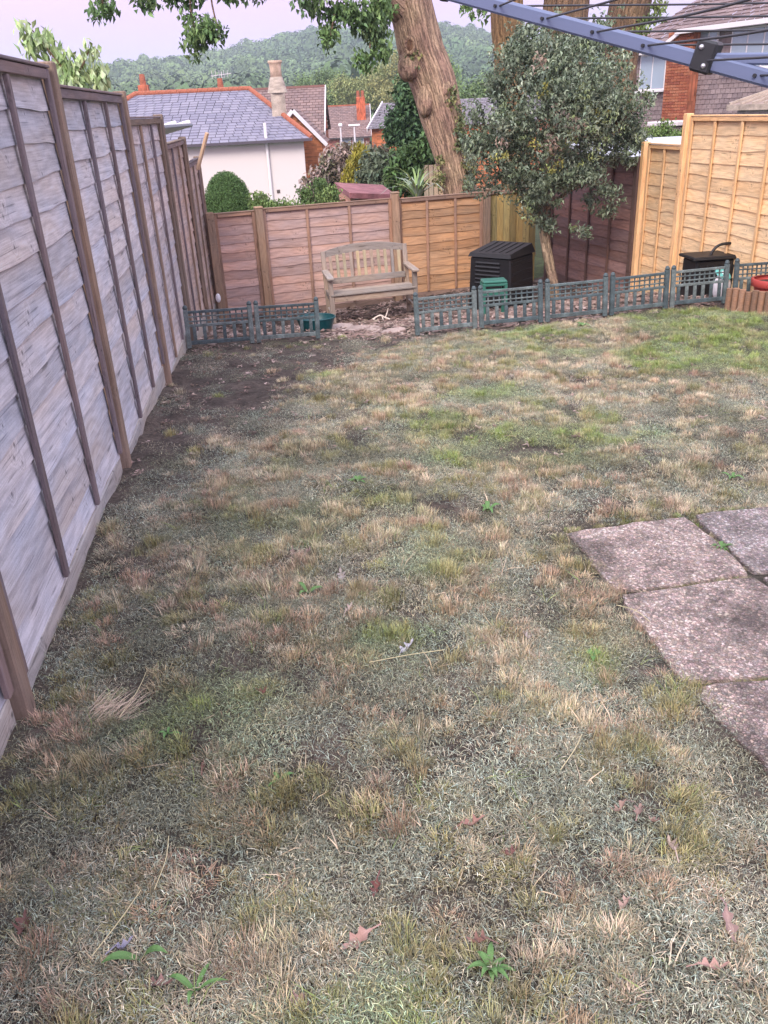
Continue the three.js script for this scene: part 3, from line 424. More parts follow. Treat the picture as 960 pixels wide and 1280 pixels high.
function clumpGeometry(seed, n, radius, h0, h1, width, splay) {   // one clump of short stiff grass, thinner outwards
  const r = randomFrom(seed), b = new Builder(), lean = r() * 6.283, ex = .7 + .6 * r();
  for (let i = 0; i < n; i++) {
    const a = r() * 6.283, q = Math.sqrt(-2 * Math.log(1 - r() * .97)) * radius * .6, f = Math.exp(-q * q / (radius * radius)), h = mix(h0, h1, r()) * (.55 + .6 * f), t = .35 + 1.15 * r(), w = .12 * (r() - .5), odd = r() < .15 ? .8 : 1; b.tone = [t * (1 + w) * odd, t, t * (1 - w) * odd];
    const out = r() < .65 ? a + (r() - .5) * 2.2 : .4 + (r() - .5) * 2.4; blade(b, Math.cos(a) * q * ex, Math.sin(a) * q / ex, h, width * (.7 + .6 * r()), out, h * splay * (.15 + r()), h * splay * r() * .9);
  }
  return b.geometry();
}
function matGeometry(seed, n, radius, l0, l1, width) {
  const r = randomFrom(seed), b = new Builder();
  for (let i = 0; i < n; i++) {
    const a = r() * 6.283, q = Math.sqrt(r()) * radius, x = Math.cos(a) * q, z = Math.sin(a) * q, yaw = r() * 6.283, l = mix(l0, l1, r() * r()), w = width * (.6 + .7 * r()), y = .002 + .011 * r(), dy = (r() - .5) * .010, k = (r() - .5) * .22, t = .28 + 1.4 * r() * r(), h = .2 * (r() - .5); b.tone = [t * (1 + h), t, t * (1 - h * 1.3)];
    const P = [-.5, 0, .5].map((s, i2) => [x + Math.cos(yaw + (i2 - 1) * k) * l * s, y + dy * s * 2 + (i2 === 1 ? .003 : 0), z + Math.sin(yaw + (i2 - 1) * k) * l * s]), sx = -Math.sin(yaw) * w / 2, sz = Math.cos(yaw) * w / 2, E = (p, f) => [[p[0] - sx * f, p[1], p[2] - sz * f], [p[0] + sx * f, p[1], p[2] + sz * f]];
    const [a0, a1] = E(P[0], .6), [b0, b1] = E(P[1], 1), [c0, c1] = E(P[2], .3); b.quad(a0, a1, b1, b0); b.quad(b0, b1, c1, c0);
  }
  return b.geometry();
}
class Scatter {   // positions and colours for one instanced kind
  constructor() { this.m = []; this.c = []; }
  add(x, y, z, yaw, sx, sy, col, nx = 0, nz = 0) { this.m.push([x, y, z, yaw, sx, sy, nx, nz]); this.c.push(col); }
  into(parent, name, geometries, material) {
    const n = geometries.length, obj = new THREE.Object3D();
    geometries.forEach((g, k) => {
      const ids = []; for (let i = k; i < this.m.length; i += n) ids.push(i); if (!ids.length) return;
      const im = new THREE.InstancedMesh(g, material, ids.length); im.name = name; im.userData.kind = 'stuff';
      ids.forEach((q, i) => { const [x, y, z, yaw, sx, sy, nx, nz] = this.m[q]; obj.position.set(x, y, z); obj.rotation.set(nx, yaw, nz, 'YXZ'); obj.scale.set(sx, sy, sx); obj.updateMatrix(); im.setMatrixAt(i, obj.matrix); im.setColorAt(i, this.c[q]); });
      im.castShadow = im.receiveShadow = true; parent.add(im);
    });
  }
}
const onSlab = (x, d) => d < 3.25 && d > .9 && x > slabEdge(d) - .01;
{
  const r = randomFrom(2024), tufts = new Scatter(), mats = new Scatter(), sprigs = new Scatter(), RR = (a, b) => a + (b - a) * r();
  const palette = { brown: [[.34, .225, .16], [.29, .19, .13], [.38, .27, .195]], straw: [[.46, .37, .25], [.40, .33, .22], [.50, .41, .30]], olive: [[.19, .175, .085], [.23, .22, .115], [.165, .165, .08]], green: [[.14, .205, .065], [.18, .24, .08], [.22, .27, .10]] };
  const tone = (k, v = .18) => { const c = palette[k][Math.floor(r() * 3)], f = 1 + (r() - .5) * v * 2; return colour(c[0] * f, c[1] * f, c[2] * f); };
  const cell = .056, shadeOf = (A, B, t) => [mix(A[0], B[0], t), mix(A[1], B[1], t), mix(A[2], B[2], t)];
  const straw = [.52, .435, .31], brown = [.42, .295, .215], olive = [.27, .255, .115], fresh = [.24, .31, .09];
  for (let ci = -40; ci < 84; ci++) for (let cj = 12; cj < 156; cj++) {
    const x = (ci + r()) * cell, d = (cj + r()) * cell; if (x < leftFenceX(d) + .05 || d > bedLine(x) + .02 || !inView(x, d)) continue;
    if (onSlab(x - .03, d) || (onSlab(x + .005, d) && r() < .45)) continue;
    const b = bare(x, d); if (r() < b * .97) continue;
    const heap = fbm(x * 8.8, d * 8.8, 130, 2) + .2 * (fbm(x * 1.7, d * 1.7, 137, 2) - .5); if (heap < .40 + .12 * (r() - .5)) continue;
    const g = green(x, d), dry = fbm(x * 10, d * 10, 120, 2) + .3 * (fbm(x * 1.4, d * 1.4, 122, 2) - .5), moss = fbm(x * 7.5, d * 7.5, 125, 2) + .14 * smooth(2.4, 1.5, d) - .06;
    let c = shadeOf(straw, brown, smooth(.42, .66, dry + .2 * (r() - .5))); c = shadeOf(c, olive, .9 * smooth(.50, .66, moss + .2 * (r() - .5))); c = shadeOf(c, fresh, clamp(g * .85 * (.4 + r())));
    const f = RR(.78, 1.22), size = RR(.7, 1.25), tall = (.5 + 2.7 * clamp(heap - .38)) * RR(.75, 1.25), yaw = fbm(x * 2, d * 2, 140, 2) * 12 + RR(-1.1, 1.1);
    tufts.add(x, soilTop(x, d) - .003, -d, yaw, size, tall * 1.2, colour(c[0] * f * RR(.94, 1.06), c[1] * f, c[2] * f * RR(.92, 1.06)), (r() - .5) * .25, (r() - .5) * .25);
  }
  // grass creeping along the slab joints
  for (const [x0, d0, x1, d1, n] of [[.86, 2.632, 1.4, 2.70, 16], [.92, 2.068, 1.45, 2.11, 12], [1.335, 3.24, 1.39, 2.73, 12], [1.395, 2.7, 1.44, 2.12, 10], [.78, 3.16, 1.35, 3.26, 30], [1.36, 3.26, 1.95, 3.35, 26]]) for (let i = 0; i < n; i++) { const t = r(), x = mix(x0, x1, t) + RR(-.012, .012), d = mix(d0, d1, t) + RR(-.01, .012), k = r(), c = k < .4 ? olive : k < .7 ? straw : fresh, f = RR(.7, 1.1); tufts.add(x, landHeight(x, d) - .012, -d, r() * 6.28, RR(.35, .6), RR(.5, 1.0), colour(c[0] * f, c[1] * f, c[2] * f), (r() - .5) * .4, (r() - .5) * .4); }
  // flat mat of clippings
  let placed = 0; for (let i = 0; i < 200000 && placed < 5600; i++) {
    const d = .75 + Math.pow(r(), 1.2) * 8.2, x = RR(-2, 4.6); if (x < leftFenceX(d) + .08 || d > bedLine(x) + .1 || !inView(x, d)) continue; if (onSlab(x + .03, d)) continue;
    const b = bare(x, d); if (r() < b * .9) continue; const g = green(x, d), k = fbm(x * 2.6, d * 2.6, 150, 3), f = RR(.75, 1.25);
    const pale = smooth(.36, .62, k + (r() - .5) * .3), grey = r() < .5, cr = mix(.31, grey ? .44 : .60, pale), cg = mix(.32, grey ? .50 : .54, pale), cb = mix(.22, grey ? .385 : .40, pale);
    placed++; mats.add(x, soilTop(x, d) + RR(-.002, .003), -d, r() * 6.283, RR(.7, 1.2), RR(.6, 1.3), colour(cr * f * (1 - .15 * g), cg * f, cb * f * (1 - .3 * g)), 0, 0);
  }
  // single longer stems and green sprigs
  for (let i = 0; i < 2600; i++) { const d = .8 + Math.pow(r(), 1.3) * 7.2, x = RR(-2, 4.4); if (x < leftFenceX(d) + .03 || d > bedLine(x) - .05 || onSlab(x, d) || bare(x, d) > .3 || !inView(x, d)) continue; sprigs.add(x, soilTop(x, d), -d, r() * 6.283, RR(.7, 1.4), RR(.6, 1.3), r() < .45 + .3 * green(x, d) ? tone('green') : tone('straw'), (r() - .5) * 1.1, (r() - .5) * 1.1); }
  const m = leafMat(.85);
  const G = (name, label) => { const g = new THREE.Group(); g.name = name; g.userData = { kind: 'stuff', label, category: 'grass' }; scene.add(g); return g; };
  tufts.into(G('grass_tufts', 'scruffy tufts of brown straw coloured and green lawn grass'), 'tuft', [1, 2, 3, 4, 5, 6, 7, 8].map((k) => clumpGeometry(k * 7, 140, .036, .012, .030, .0018, .8)), m);
  mats.into(G('grass_clippings', 'flat pale mat of dry grass clippings over the lawn'), 'clippings', [1, 2, 3, 4, 5, 6, 7].map((k) => matGeometry(k * 13, 250, .115, .007, .032, .0014)), m);
  sprigs.into(G('grass_stems', 'loose longer grass stems sticking out of the lawn'), 'stem', [1, 2, 3].map((k) => tuftGeometry(k * 31, 3, .008, .025, .055, .0026, .9)), m);

  // litter on the bed
  const leafBit = (s) => { const q = randomFrom(s), b = new Builder(); for (let i = 0; i < 5; i++) { const a = q() * 6.283, x = (q() - .5) * .1, z = (q() - .5) * .1, l = .022 + .02 * q(), w = .010 + .008 * q(), y = .008 + q() * .012, c = Math.cos(a), sn = Math.sin(a), up = .010 * (q() - .3), t = .7 + .6 * q(); b.tone = [t, t * (.94 + .1 * q()), t * (.92 + .1 * q())]; b.quad([x - c * l, y, z - sn * l], [x + sn * w, y + up, z - c * w], [x + c * l, y + .004, z + sn * l], [x - sn * w, y + up, z + c * w]); } return b.geometry(); };
  const litter = new Scatter(), lp = [[.24, .165, .14], [.31, .23, .20], [.19, .125, .105], [.38, .30, .265], [.16, .11, .09]];
  for (let i = 0; i < 9000; i++) { const d = RR(4, 12.6), x = RR(-2.3, 4), ed = d - bedLine(x), b = bare(x, d); if (x < leftFenceX(d) + .04 || !inView(x, d)) continue; if (ed < -.1 && (b < .5 || r() > .35)) continue; if (x < -.55 && ed > 0 && r() < .55) continue; const c = lp[Math.floor(r() * 5)], f = RR(.7, 1.25); litter.add(x, soilTop(x, d) - .002, -d, r() * 6.283, RR(.6, 1.3) * (ed < 0 ? .45 : 1), RR(.6, 1.6), colour(c[0] * f, c[1] * f, c[2] * f), (r() - .5) * .4, (r() - .5) * .4); }
  { const g = G('leaf_litter', 'pinkish brown leaf litter over the soil of the bed'); g.userData.category = 'leaf litter'; litter.into(g, 'litter', [1, 2, 3].map(leafBit), m); }
}
{ // fallen oak leaves that can be picked out one by one
  function oakLeaf(seed, len, wide, curl) {
    const q = randomFrom(seed), b = new Builder(), n = 12, row = []; for (let i = 0; i <= n; i++) { const t = i / n, lobe = .62 + .38 * Math.cos(t * 6.283 * 3.2 + q()), env = Math.sin(Math.PI * Math.pow(t, .8)) * (.75 + .25 * t); row.push([(t - .5) * len, wide * Math.max(.03, env * lobe * (1 + .2 * (q() - .5)))]); }
    const y = (x, z) => .006 + curl * (z * z / (wide * wide)) * .022 + curl * .03 * Math.pow(x / len, 2) * 2 + .004 * Math.sin(x * 120 + seed) + (z > 0 ? .3 : -.1) * z;
    for (let i = 0; i < n; i++) { const [x0, w0] = row[i], [x1, w1] = row[i + 1]; for (const s of [-1, 1]) for (const [f0, f1] of [[0, .5], [.5, 1]]) { const A = [x0, s * w0 * f0], B = [x1, s * w1 * f0], C = [x1, s * w1 * f1], D = [x0, s * w0 * f1]; b.quad(...[A, B, C, D].map(([x, z]) => [x, y(x, z), z])); } }
    const st = .0016; b.quad([-len / 2 - .02, .006, -st], [-len / 2 + .01, y(-len / 2, 0), -st], [-len / 2 + .01, y(-len / 2, 0), st], [-len / 2 - .02, .006, st]); return b.geometry(false);
  }
  const M = (r, g, b) => plain(fromSRGB(r * .80, g * .84, b * .86), .7, { side: THREE.DoubleSide });
  const list = [[427, 720, .075, 198, 178, 170, 'pale dry leaf with a dark hollow, beside a brown tuft'], [510, 818, .085, 206, 196, 204, 'pale lilac grey dry leaf, the lightest on the lawn'], [592, 1034, .075, 184, 134, 122, 'pinkish brown lobed oak leaf standing up on the lawn'], [448, 1172, .095, 196, 150, 138, 'long pinkish dry oak leaf amid green tufts'], [200, 1236, .085, 150, 108, 100, 'curled dull brown leaf beside a green dock leaf'], [30, 1166, .085, 128, 84, 74, 'dark reddish brown curled leaf near the fence end'], [366, 693, .06, 178, 150, 136, 'small pale brown leaf leaning on a straw tuft beside its twin'], [386, 694, .06, 178, 150, 136, 'small pale brown leaf, one of two lying close together'], [437, 771, .055, 214, 186, 172, 'tiny pale pink leaf below the dark hollow leaf'], [330, 873, .05, 162, 108, 98, 'small reddish brown leaf flat on thin grass'], [889, 1218, .075, 204, 156, 142, 'narrow pink leaf lying on bare soil near the slabs'], [798, 1024, .07, 176, 138, 124, 'upturned brown leaf, middle of a row of three near the slabs'], [818, 1036, .06, 190, 150, 136, 'palest brown leaf at the slab end of a row of three'], [774, 1020, .06, 176, 138, 124, 'brown leaf in a row of three, farthest from the slabs'], [600, 1180, .06, 168, 122, 110, 'brown leaf beside the bright green weed'], [470, 1112, .055, 146, 92, 86, 'small dark red leaf lying flat'], [380, 1266, .07, 166, 130, 120, 'brown leaf curled into a cup beside grass stems'], [780, 1140, .05, 200, 160, 146, 'small pink leaf on pale clippings'], [908, 1166, .09, 184, 148, 140, 'broad mauve brown leaf on bare soil by the slab corner'], [155, 1190, .05, 176, 164, 182, 'small lilac leaf scrap beside the dock leaf'], [255, 968, .05, 138, 98, 84, 'dark brown leaf scrap in a hollow'], [838, 1068, .055, 196, 168, 152, 'pale brown leaf below the row of three'], [640, 1075, .05, 150, 104, 98, 'dark mauve leaf scrap below the lobed oak leaf'], [660, 800, .045, 196, 176, 170, 'tiny pale leaf between brown tufts']];
  list.forEach(([px, py, len, r, g, b, label], i) => { const p = onGround(px, py), m = solo('fallen_leaf', oakLeaf(i * 17 + 3, len * .88, len * rr(.22, .31), rr(.6, 1.6)), M(r, g, b), label, 'leaf', 'fallen leaves on the lawn'); m.position.set(p.x, soilTop(p.x, -p.z) + .009, p.z); m.rotation.set(rr(-.4, .4), rr(0, 6.28), rr(-.3, .3)); });
  // weeds and broad blades
  const weedM = plain(fromSRGB(84, 120, 66), .7, { side: THREE.DoubleSide });
  function strap(b, len, w, yaw, rise) { const n = 6, P = []; for (let i = 0; i <= n; i++) { const t = i / n, q = len * t, y = .012 + rise * Math.sin(t * 2.4), ww = w * Math.sin(Math.PI * (.12 + .86 * t)); P.push([q, y, ww]); } for (let i = 0; i < n; i++) { const [a, y0, w0] = P[i], [c, y1, w1] = P[i + 1]; const f = (x, z, y) => [x * Math.cos(yaw) - z * Math.sin(yaw), y, x * Math.sin(yaw) + z * Math.cos(yaw)]; b.quad(f(a, -w0, y0 + w0 * .3), f(c, -w1, y1 + w1 * .3), f(c, 0, y1), f(a, 0, y0)); b.quad(f(a, 0, y0), f(c, 0, y1), f(c, w1, y1 + w1 * .3), f(a, w0, y0 + w0 * .3)); } }
  const weeds = [[176, 1200, 2, .075, .009, 'green dock leaf standing beside a curled brown leaf'], [212, 928, 4, .04, .005, 'small green weed with narrow leaves near the pale straw clump'], [245, 1243, 4, .065, .006, 'flat green weed with spreading leaves by a grass stem'], [741, 820, 3, .045, .011, 'round leaved green weed near the slabs'], [612, 1212, 11, .055, .006, 'bright green weed rosette, the fullest on the lawn'], [447, 605, 6, .05, .009, 'small bright green weed amid pale straw'], [901, 686, 14, .05, .004, 'green grass clump growing in the joint between slabs'], [915, 599, 5, .06, .009, 'green weed low in the grass behind the slabs'], [610, 640, 5, .06, .010, 'dark green weed amid brown tufts'], [385, 745, 3, .06, .010, 'faint green weed beside a dark hollow'], [350, 978, 3, .05, .006, 'little green sprig amid olive tufts'], [728, 410, 6, .08, .012, 'green weed at the foot of the picket edging']];
  for (const [px, py, n, len, w, label] of weeds) { const p = onGround(px, py), b = new Builder(); for (let i = 0; i < n; i++) strap(b, len * rr(.6, 1.1), w * rr(.8, 1.2), i / n * 6.283 + rr(-.4, .4), len * rr(.2, .55)); const m = solo('lawn_weed', b.geometry(false), weedM, label, 'weed', 'green weeds in the lawn'); m.position.set(p.x, soilTop(p.x, -p.z) - .004, p.z); }
  // pale straw clump by the fence and long stalks
  const sb = new Builder(), q = randomFrom(8); for (let i = 0; i < 150; i++) { const t = .75 + .5 * q(); sb.tone = [t, t, t]; blade(sb, (q() - .5) * .14, (q() - .5) * .10, .02 + .035 * q(), .003, -.3 + (q() - .5) * 1.4, .03 + .06 * q(), .03 * q()); }
  const sc = onGround(132, 893), sm = solo('straw_clump', sb.geometry(), new THREE.MeshStandardMaterial({ color: colour(.66, .52, .40), vertexColors: true, roughness: .85, side: THREE.DoubleSide }), 'matted clump of pale bleached straw near the fence post', 'straw'); sm.position.set(sc.x, soilTop(sc.x, -sc.z), sc.z);
  const stalk = plain(colour(.50, .45, .27), .8);
  for (const [a, b, label] of [[[150, 905], [186, 842], 'long pale stalk leaning from the bleached straw clump'], [[118, 1205], [178, 1120], 'long thin stalk lying diagonally above the dock leaf'], [[700, 975], [726, 932], 'thin straight stalk lying below the slabs'], [[195, 1120], [212, 1050], 'thin green stalk rising among olive tufts'], [[770, 762], [812, 782], 'dry stalk lying across the slab corner'], [[462, 840], [556, 826], 'long thin stalk lying behind the lilac leaf']]) { const A = onGround(...a), B = onGround(...b), mid = A.clone().add(B).multiplyScalar(.5); for (const v of [A, B, mid]) v.y = soilTop(v.x, -v.z) + .024; mid.y += .008; mid.x += .01; const t = solo('grass_stalk', tube([A, mid, B], .0013, 14, 5), stalk, label, 'stalk', 'long dry stalks on the lawn'); }
}
// ---------------------------------------------------------------- trees, shrubs and plants
function leafCluster(seed, n, spread, len, wid, droop = 0, fold = .3) {
  const r = randomFrom(seed), b = new Builder();
  for (let i = 0; i < n; i++) {
    const th = r() * 6.283, ph = Math.acos(2 * r() - 1), q = spread * Math.cbrt(r()), c = V(Math.sin(ph) * Math.cos(th), Math.cos(ph), Math.sin(ph) * Math.sin(th)).multiplyScalar(q);
    const dir = V(r() - .5, (r() - .5) * .9 - droop, r() - .5).normalize(), side = dir.clone().cross(V(r() - .5, 1, r() - .5)).normalize(), up = side.clone().cross(dir), L = len * (.65 + .6 * r()), W = wid * (.7 + .5 * r()), t = .6 + .7 * r(), h = .14 * (r() - .5); b.tone = [t * (1 + h), t, t * (1 - h)];
    const P = (a, s, u) => c.clone().addScaledVector(dir, a * L).addScaledVector(side, s * W).addScaledVector(up, u * W).toArray();
    const A = P(-.5, 0, 0), T = P(.5, 0, -.25), M = P(.05, 0, 0), X = P(0, .5, fold), Y = P(0, -.5, fold); b.tri(A, X, M).tri(M, X, T).tri(A, M, Y).tri(M, T, Y);
  }
  return b.geometry();
}
function crown(parent, name, lobes, geos, material, palette, count, seed, { shell = .45, size = [.8, 1.25], flat = 1 } = {}) {   // lobes [x, y, z, rx, ry, rz] in the parent's own space
  const r = randomFrom(seed), s = new Scatter(), vol = lobes.map((l) => Math.pow(l[3] * l[4] * l[5], .75)), sum = vol.reduce((a, b) => a + b, 0);
  lobes.forEach((l, k) => {
    const n = Math.round(count * vol[k] / sum), subs = Math.max(4, Math.round(n / 26)), centres = []; for (let i = 0; i < subs; i++) { const th = r() * 6.283, ph = Math.acos(2 * r() - 1), q = shell + (1 - shell) * Math.sqrt(r()); centres.push([Math.sin(ph) * Math.cos(th) * q, Math.cos(ph) * q, Math.sin(ph) * Math.sin(th) * q, r()]); }
    for (let i = 0; i < n; i++) { const c = centres[Math.floor(r() * subs)], sp = .30, g = () => (r() + r() + r() - 1.5) * sp * 1.3, x = l[0] + (c[0] + g()) * l[3], y = l[1] + (c[1] + g() * flat) * l[4], z = l[2] + (c[2] + g()) * l[5], p = palette[Math.floor(Math.min(.999, Math.max(0, c[3] * .7 + r() * .3)) * palette.length)], f = .8 + .4 * r(), sc = mix(size[0], size[1], r()); s.add(x, y, z, r() * 6.283, sc, sc, colour(p[0] * f, p[1] * f, p[2] * f), (r() - .5) * .8, (r() - .5) * .8); }
  });
  s.into(parent, name, geos, material);
}
const lobe = (base, px, py, d, rx, ry, rz) => { const p = at(px, py, d), k = d / 1155; return [p.x - base.x, p.y - base.y, p.z - base.z, rx * k, ry * k, rz === undefined ? rx * k : rz]; };
const groundUnder = (px, py, d) => { const p = at(px, py, d); return V(p.x, landHeight(p.x, d), p.z); };
const local = (base, px, py, d) => at(px, py, d).sub(base);

{ // the big oak leaning over the back fence
  const d = 13.7, base = groundUnder(580, 300, d), o = thing('oak_tree', 'large leaning oak with deeply ridged brown trunk behind the low fence', 'tree', base.toArray()), k = d / 1155, m = bark(fromSRGB(188, 162, 140)), L = (px, py, dd = d) => local(base, px, py, dd);
  const path = [[582, 330], [576, 250], [567, 203], [554, 152], [547, 122], [538, 91], [527, 61], [520, 30], [513, 0], [503, -50], [488, -120], [470, -200]].map(([a, b]) => L(a, b)); path[0].y = -.15;
  part('trunk', limb(path, [.46, .31, .29, .265, .275, .30, .325, .31, .29, .27, .24, .2], 26, 110, .07, 4), m, o);
  part('limb', limb([L(512, 22), L(490, -2, 13.5), L(455, -30, 13.2), L(390, -52, 12.9), L(300, -45, 12.6), L(200, -42, 12.3), L(110, -30, 12)], [.2, .19, .15, .11, .08, .05, .03], 12, 50, .08, 8), m, o);
  part('limb', limb([L(505, -40), L(540, -90, 13.4), L(590, -110, 13), L(640, -150, 12.6)], [.2, .15, .1, .05], 12, 30, .08, 9), m, o);
  const burl = new THREE.SphereGeometry(1, 22, 16), bp = burl.attributes.position; for (let i = 0; i < bp.count; i++) { const q = V(bp.getX(i), bp.getY(i), bp.getZ(i)), f = 1 + .35 * (fbm(q.x * 3 + 7, q.y * 3 + q.z * 2, 5, 3) - .5); bp.setXYZ(i, q.x * f, q.y * f, q.z * f); } burl.computeVertexNormals();
  for (const [px, py, r, sx, sy] of [[511, 84, .17, 1.0, 1.1], [532, 126, .15, .9, 1.5], [552, 112, .14, 1, 1.2]]) { const b = part('burl', burl, m, o); b.position.copy(L(px, py, d - .17)); b.scale.set(r * sx, r * sy, r); }
  const scar = part('branch_scar', new THREE.TorusGeometry(.07, .02, 8, 24), bark(fromSRGB(206, 176, 148)), o); scar.position.copy(L(512, 57, d - .335)); scar.scale.set(.85, 1.35, 1); part('scar_wood', new THREE.CircleGeometry(.066, 20), bark(fromSRGB(178, 140, 112)), scar, 0, 0, .003);
  const leafG = [1, 2, 3, 4].map((q) => leafCluster(q * 5, 9, .13, .095, .055, .45)), lm = leafMat(.6);
  const pal = [[.10, .19, .06], [.13, .23, .07], [.08, .15, .055], [.17, .27, .09]];
  const sprays = [[395, 3, 26, 9], [425, 12, 18, 14], [414, 48, 10, 18], [447, 18, 20, 18], [466, 8, 22, 14], [470, 45, 16, 20], [458, 70, 9, 14], [478, 62, 9, 12], [240, -4, 26, 9], [240, 28, 9, 10], [266, 30, 14, 12], [272, 44, 9, 8], [246, 50, 16, 11], [244, 58, 8, 7], [127, 6, 12, 13], [188, -3, 18, 7], [590, 4, 13, 10], [300, -20, 40, 12], [410, -30, 70, 20], [180, -25, 60, 12]].map(([px, py, rx, ry]) => lobe(base, px, py, 12.7, rx, ry, .35));
  crown(o, 'foliage', sprays, leafG, lm, pal, 620, 12, { shell: .1, size: [.75, 1.15] });
  const high = [[430, -190, 120], [560, -220, 130], [300, -150, 90], [640, -180, 100], [500, -330, 150]].map(([px, py, r]) => lobe(base, px, py, 12.9, r, r * .6)); crown(o, 'foliage', high, leafG, lm, pal, 900, 13);
  for (const pts of [[[470, -22, 13.2], [468, 20, 12.8], [462, 60, 12.7]], [[430, -35, 13], [420, 10, 12.7], [412, 50, 12.7]], [[260, -45, 12.6], [265, 5, 12.7], [272, 35, 12.7]], [[240, -45, 12.5], [238, 10, 12.7], [246, 50, 12.7]], [[130, -30, 12.1], [128, 5, 12.5]], [[600, -120, 12.9], [595, -20, 12.7], [592, 6, 12.7]]]) part('twig', tube(pts.map((p) => L(...p)), .012, 14, 5), m, o);
  crown(o, 'ivy', [[578, 175, 8, 30], [585, 210, 10, 30], [563, 120, 6, 14], [518, 72, 9, 9], [548, 215, 5, 25], [574, 145, 6, 20]].map(([px, py, rx, ry]) => lobe(base, px, py, d - .28, rx, ry, .08)), [3, 4].map((q) => leafCluster(q * 9, 8, .08, .05, .045, .3)), lm, [[.14, .17, .06], [.24, .24, .09], [.10, .14, .06]], 130, 31, { shell: .1 });
}
{ // further oak trunks behind the holly
  const pale = bark(fromSRGB(172, 142, 100)), grey = bark(fromSRGB(140, 116, 92));
  const defs = [[[[648, 300], [642, 140], [636, 60], [634, 0], [632, -80], [640, -200]], [.34, .27, .25, .27, .25, .2], 16.5, pale, 'straight pale barked trunk rising beside the leaning oak'], [[[722, 300], [712, 140], [704, 50], [708, 0], [716, -80], [730, -200]], [.42, .36, .34, .42, .4, .3], 17.5, grey, 'thickest grey brown trunk rising out of the holly crown'], [[[752, 300], [768, 140], [778, 50], [790, 0], [810, -80], [850, -200]], [.4, .33, .34, .38, .34, .25], 18.5, grey, 'leaning grey brown trunk rising beside the tile hung house']];
  for (const [pts, radii, d, m, label] of defs) { const base = groundUnder(pts[0][0], 300, d), o = thing('oak_tree', label, 'tree', base.toArray(), 0, 'oak trunks behind the holly'), P = pts.map(([a, b]) => local(base, a, b, d)); P[0].y = -.2; part('trunk', limb(P, radii, 18, 60, .08, Math.round(d * 2)), m, o); crown(o, 'foliage', [lobe(base, pts[5][0], -290, d, 130, 80)], [1, 2].map((q) => leafCluster(q * 5, 9, .16, .1, .06, .4)), leafMat(.6), [[.10, .19, .06], [.13, .23, .07], [.08, .15, .055]], 380, 5); if (d > 18) crown(o, 'epicormic_leaves', [[808, 28, 16, 10], [800, 40, 10, 8], [822, 12, 5, 18]].map(([a, b, c, e]) => lobe(base, a, b, d - .4, c, e, .2)), [1, 2].map((q) => leafCluster(q * 8, 8, .12, .09, .05, .4)), leafMat(.6), [[.2, .27, .08], [.15, .22, .07]], 46, 9, { shell: .1 }); }
}
{ // holly tree in the bed
  const d = 10.6, base = groundUnder(697, 366, d), o = thing('holly_tree', 'bushy grey green holly tree on a slim pale trunk', 'tree', base.toArray()), L = (px, py, dd = d) => local(base, px, py, dd), m = bark(fromSRGB(168, 148, 128));
  const t = [L(698, 372), L(690, 345), L(683, 310), L(679, 275), L(680, 235), L(688, 180), L(695, 110)]; t[0].y = -.1; part('trunk', limb(t, [.075, .062, .056, .052, .05, .038, .018], 12, 50, .1, 3), m, o);
  for (const pts of [[[680, 250], [655, 215], [625, 185]], [[682, 225], [715, 190], [755, 165]], [[687, 190], [660, 140], [640, 100]], [[690, 170], [720, 120], [740, 80]], [[681, 262], [710, 240], [745, 225]], [[755, 165], [790, 140], [815, 118]]]) part('branch', limb(pts.map(([a, b], i) => L(a, b, d + (i ? rr(-.4, .3) : 0))), [.028, .018, .006], 7, 16, .1, 5), m, o);
  const lobes = [[690, 150, 88, 92, .85], [642, 200, 52, 50, .6], [735, 118, 52, 62, .6], [624, 140, 34, 48, .45], [690, 66, 48, 40, .5], [765, 175, 45, 42, .5], [665, 238, 40, 36, .45], [735, 218, 42, 36, .45], [640, 60, 26, 30, .3], [604, 195, 22, 26, .3], [800, 130, 18, 30, .25], [792, 185, 18, 20, .25], [728, 62, 34, 26, .35], [745, 262, 10, 20, .15], [728, 285, 12, 14, .15], [763, 268, 9, 10, .12], [683, 272, 12, 14, .2]].map(([px, py, rx, ry, rz]) => lobe(base, px, py, d - .1, rx, ry, rz));
  const geos = [1, 2, 3, 4, 5].map((q) => leafCluster(q * 11, 11, .085, .052, .030, .1, .5));
  crown(o, 'foliage', lobes, geos, leafMat(.42), [[.145, .19, .13], [.165, .22, .14], [.20, .26, .175], [.15, .205, .12], [.25, .31, .22], [.21, .275, .125]], 3200, 41, { shell: .25, size: [.5, 1.35] });
  crown(o, 'dead_leaves', [[672, 75, 9, 9], [705, 150, 8, 12], [718, 158, 9, 7], [688, 185, 8, 12], [628, 178, 8, 5], [700, 138, 5, 5]].map(([px, py, rx, ry]) => lobe(base, px, py, d - .75, rx, ry, .12)), geos, leafMat(.6), [[.34, .27, .20], [.38, .31, .25], [.30, .22, .17]], 20, 43, { shell: .1 });
  crown(o, 'yellow_leaves', [[645, 200, 30, 25], [690, 210, 40, 30], [740, 170, 40, 30], [680, 110, 30, 20]].map(([px, py, rx, ry]) => lobe(base, px, py, d - .7, rx, ry, .15)), geos.slice(0, 2), leafMat(.5), [[.38, .38, .10], [.26, .32, .10]], 26, 44, { shell: .1, size: [.5, .8] });
}
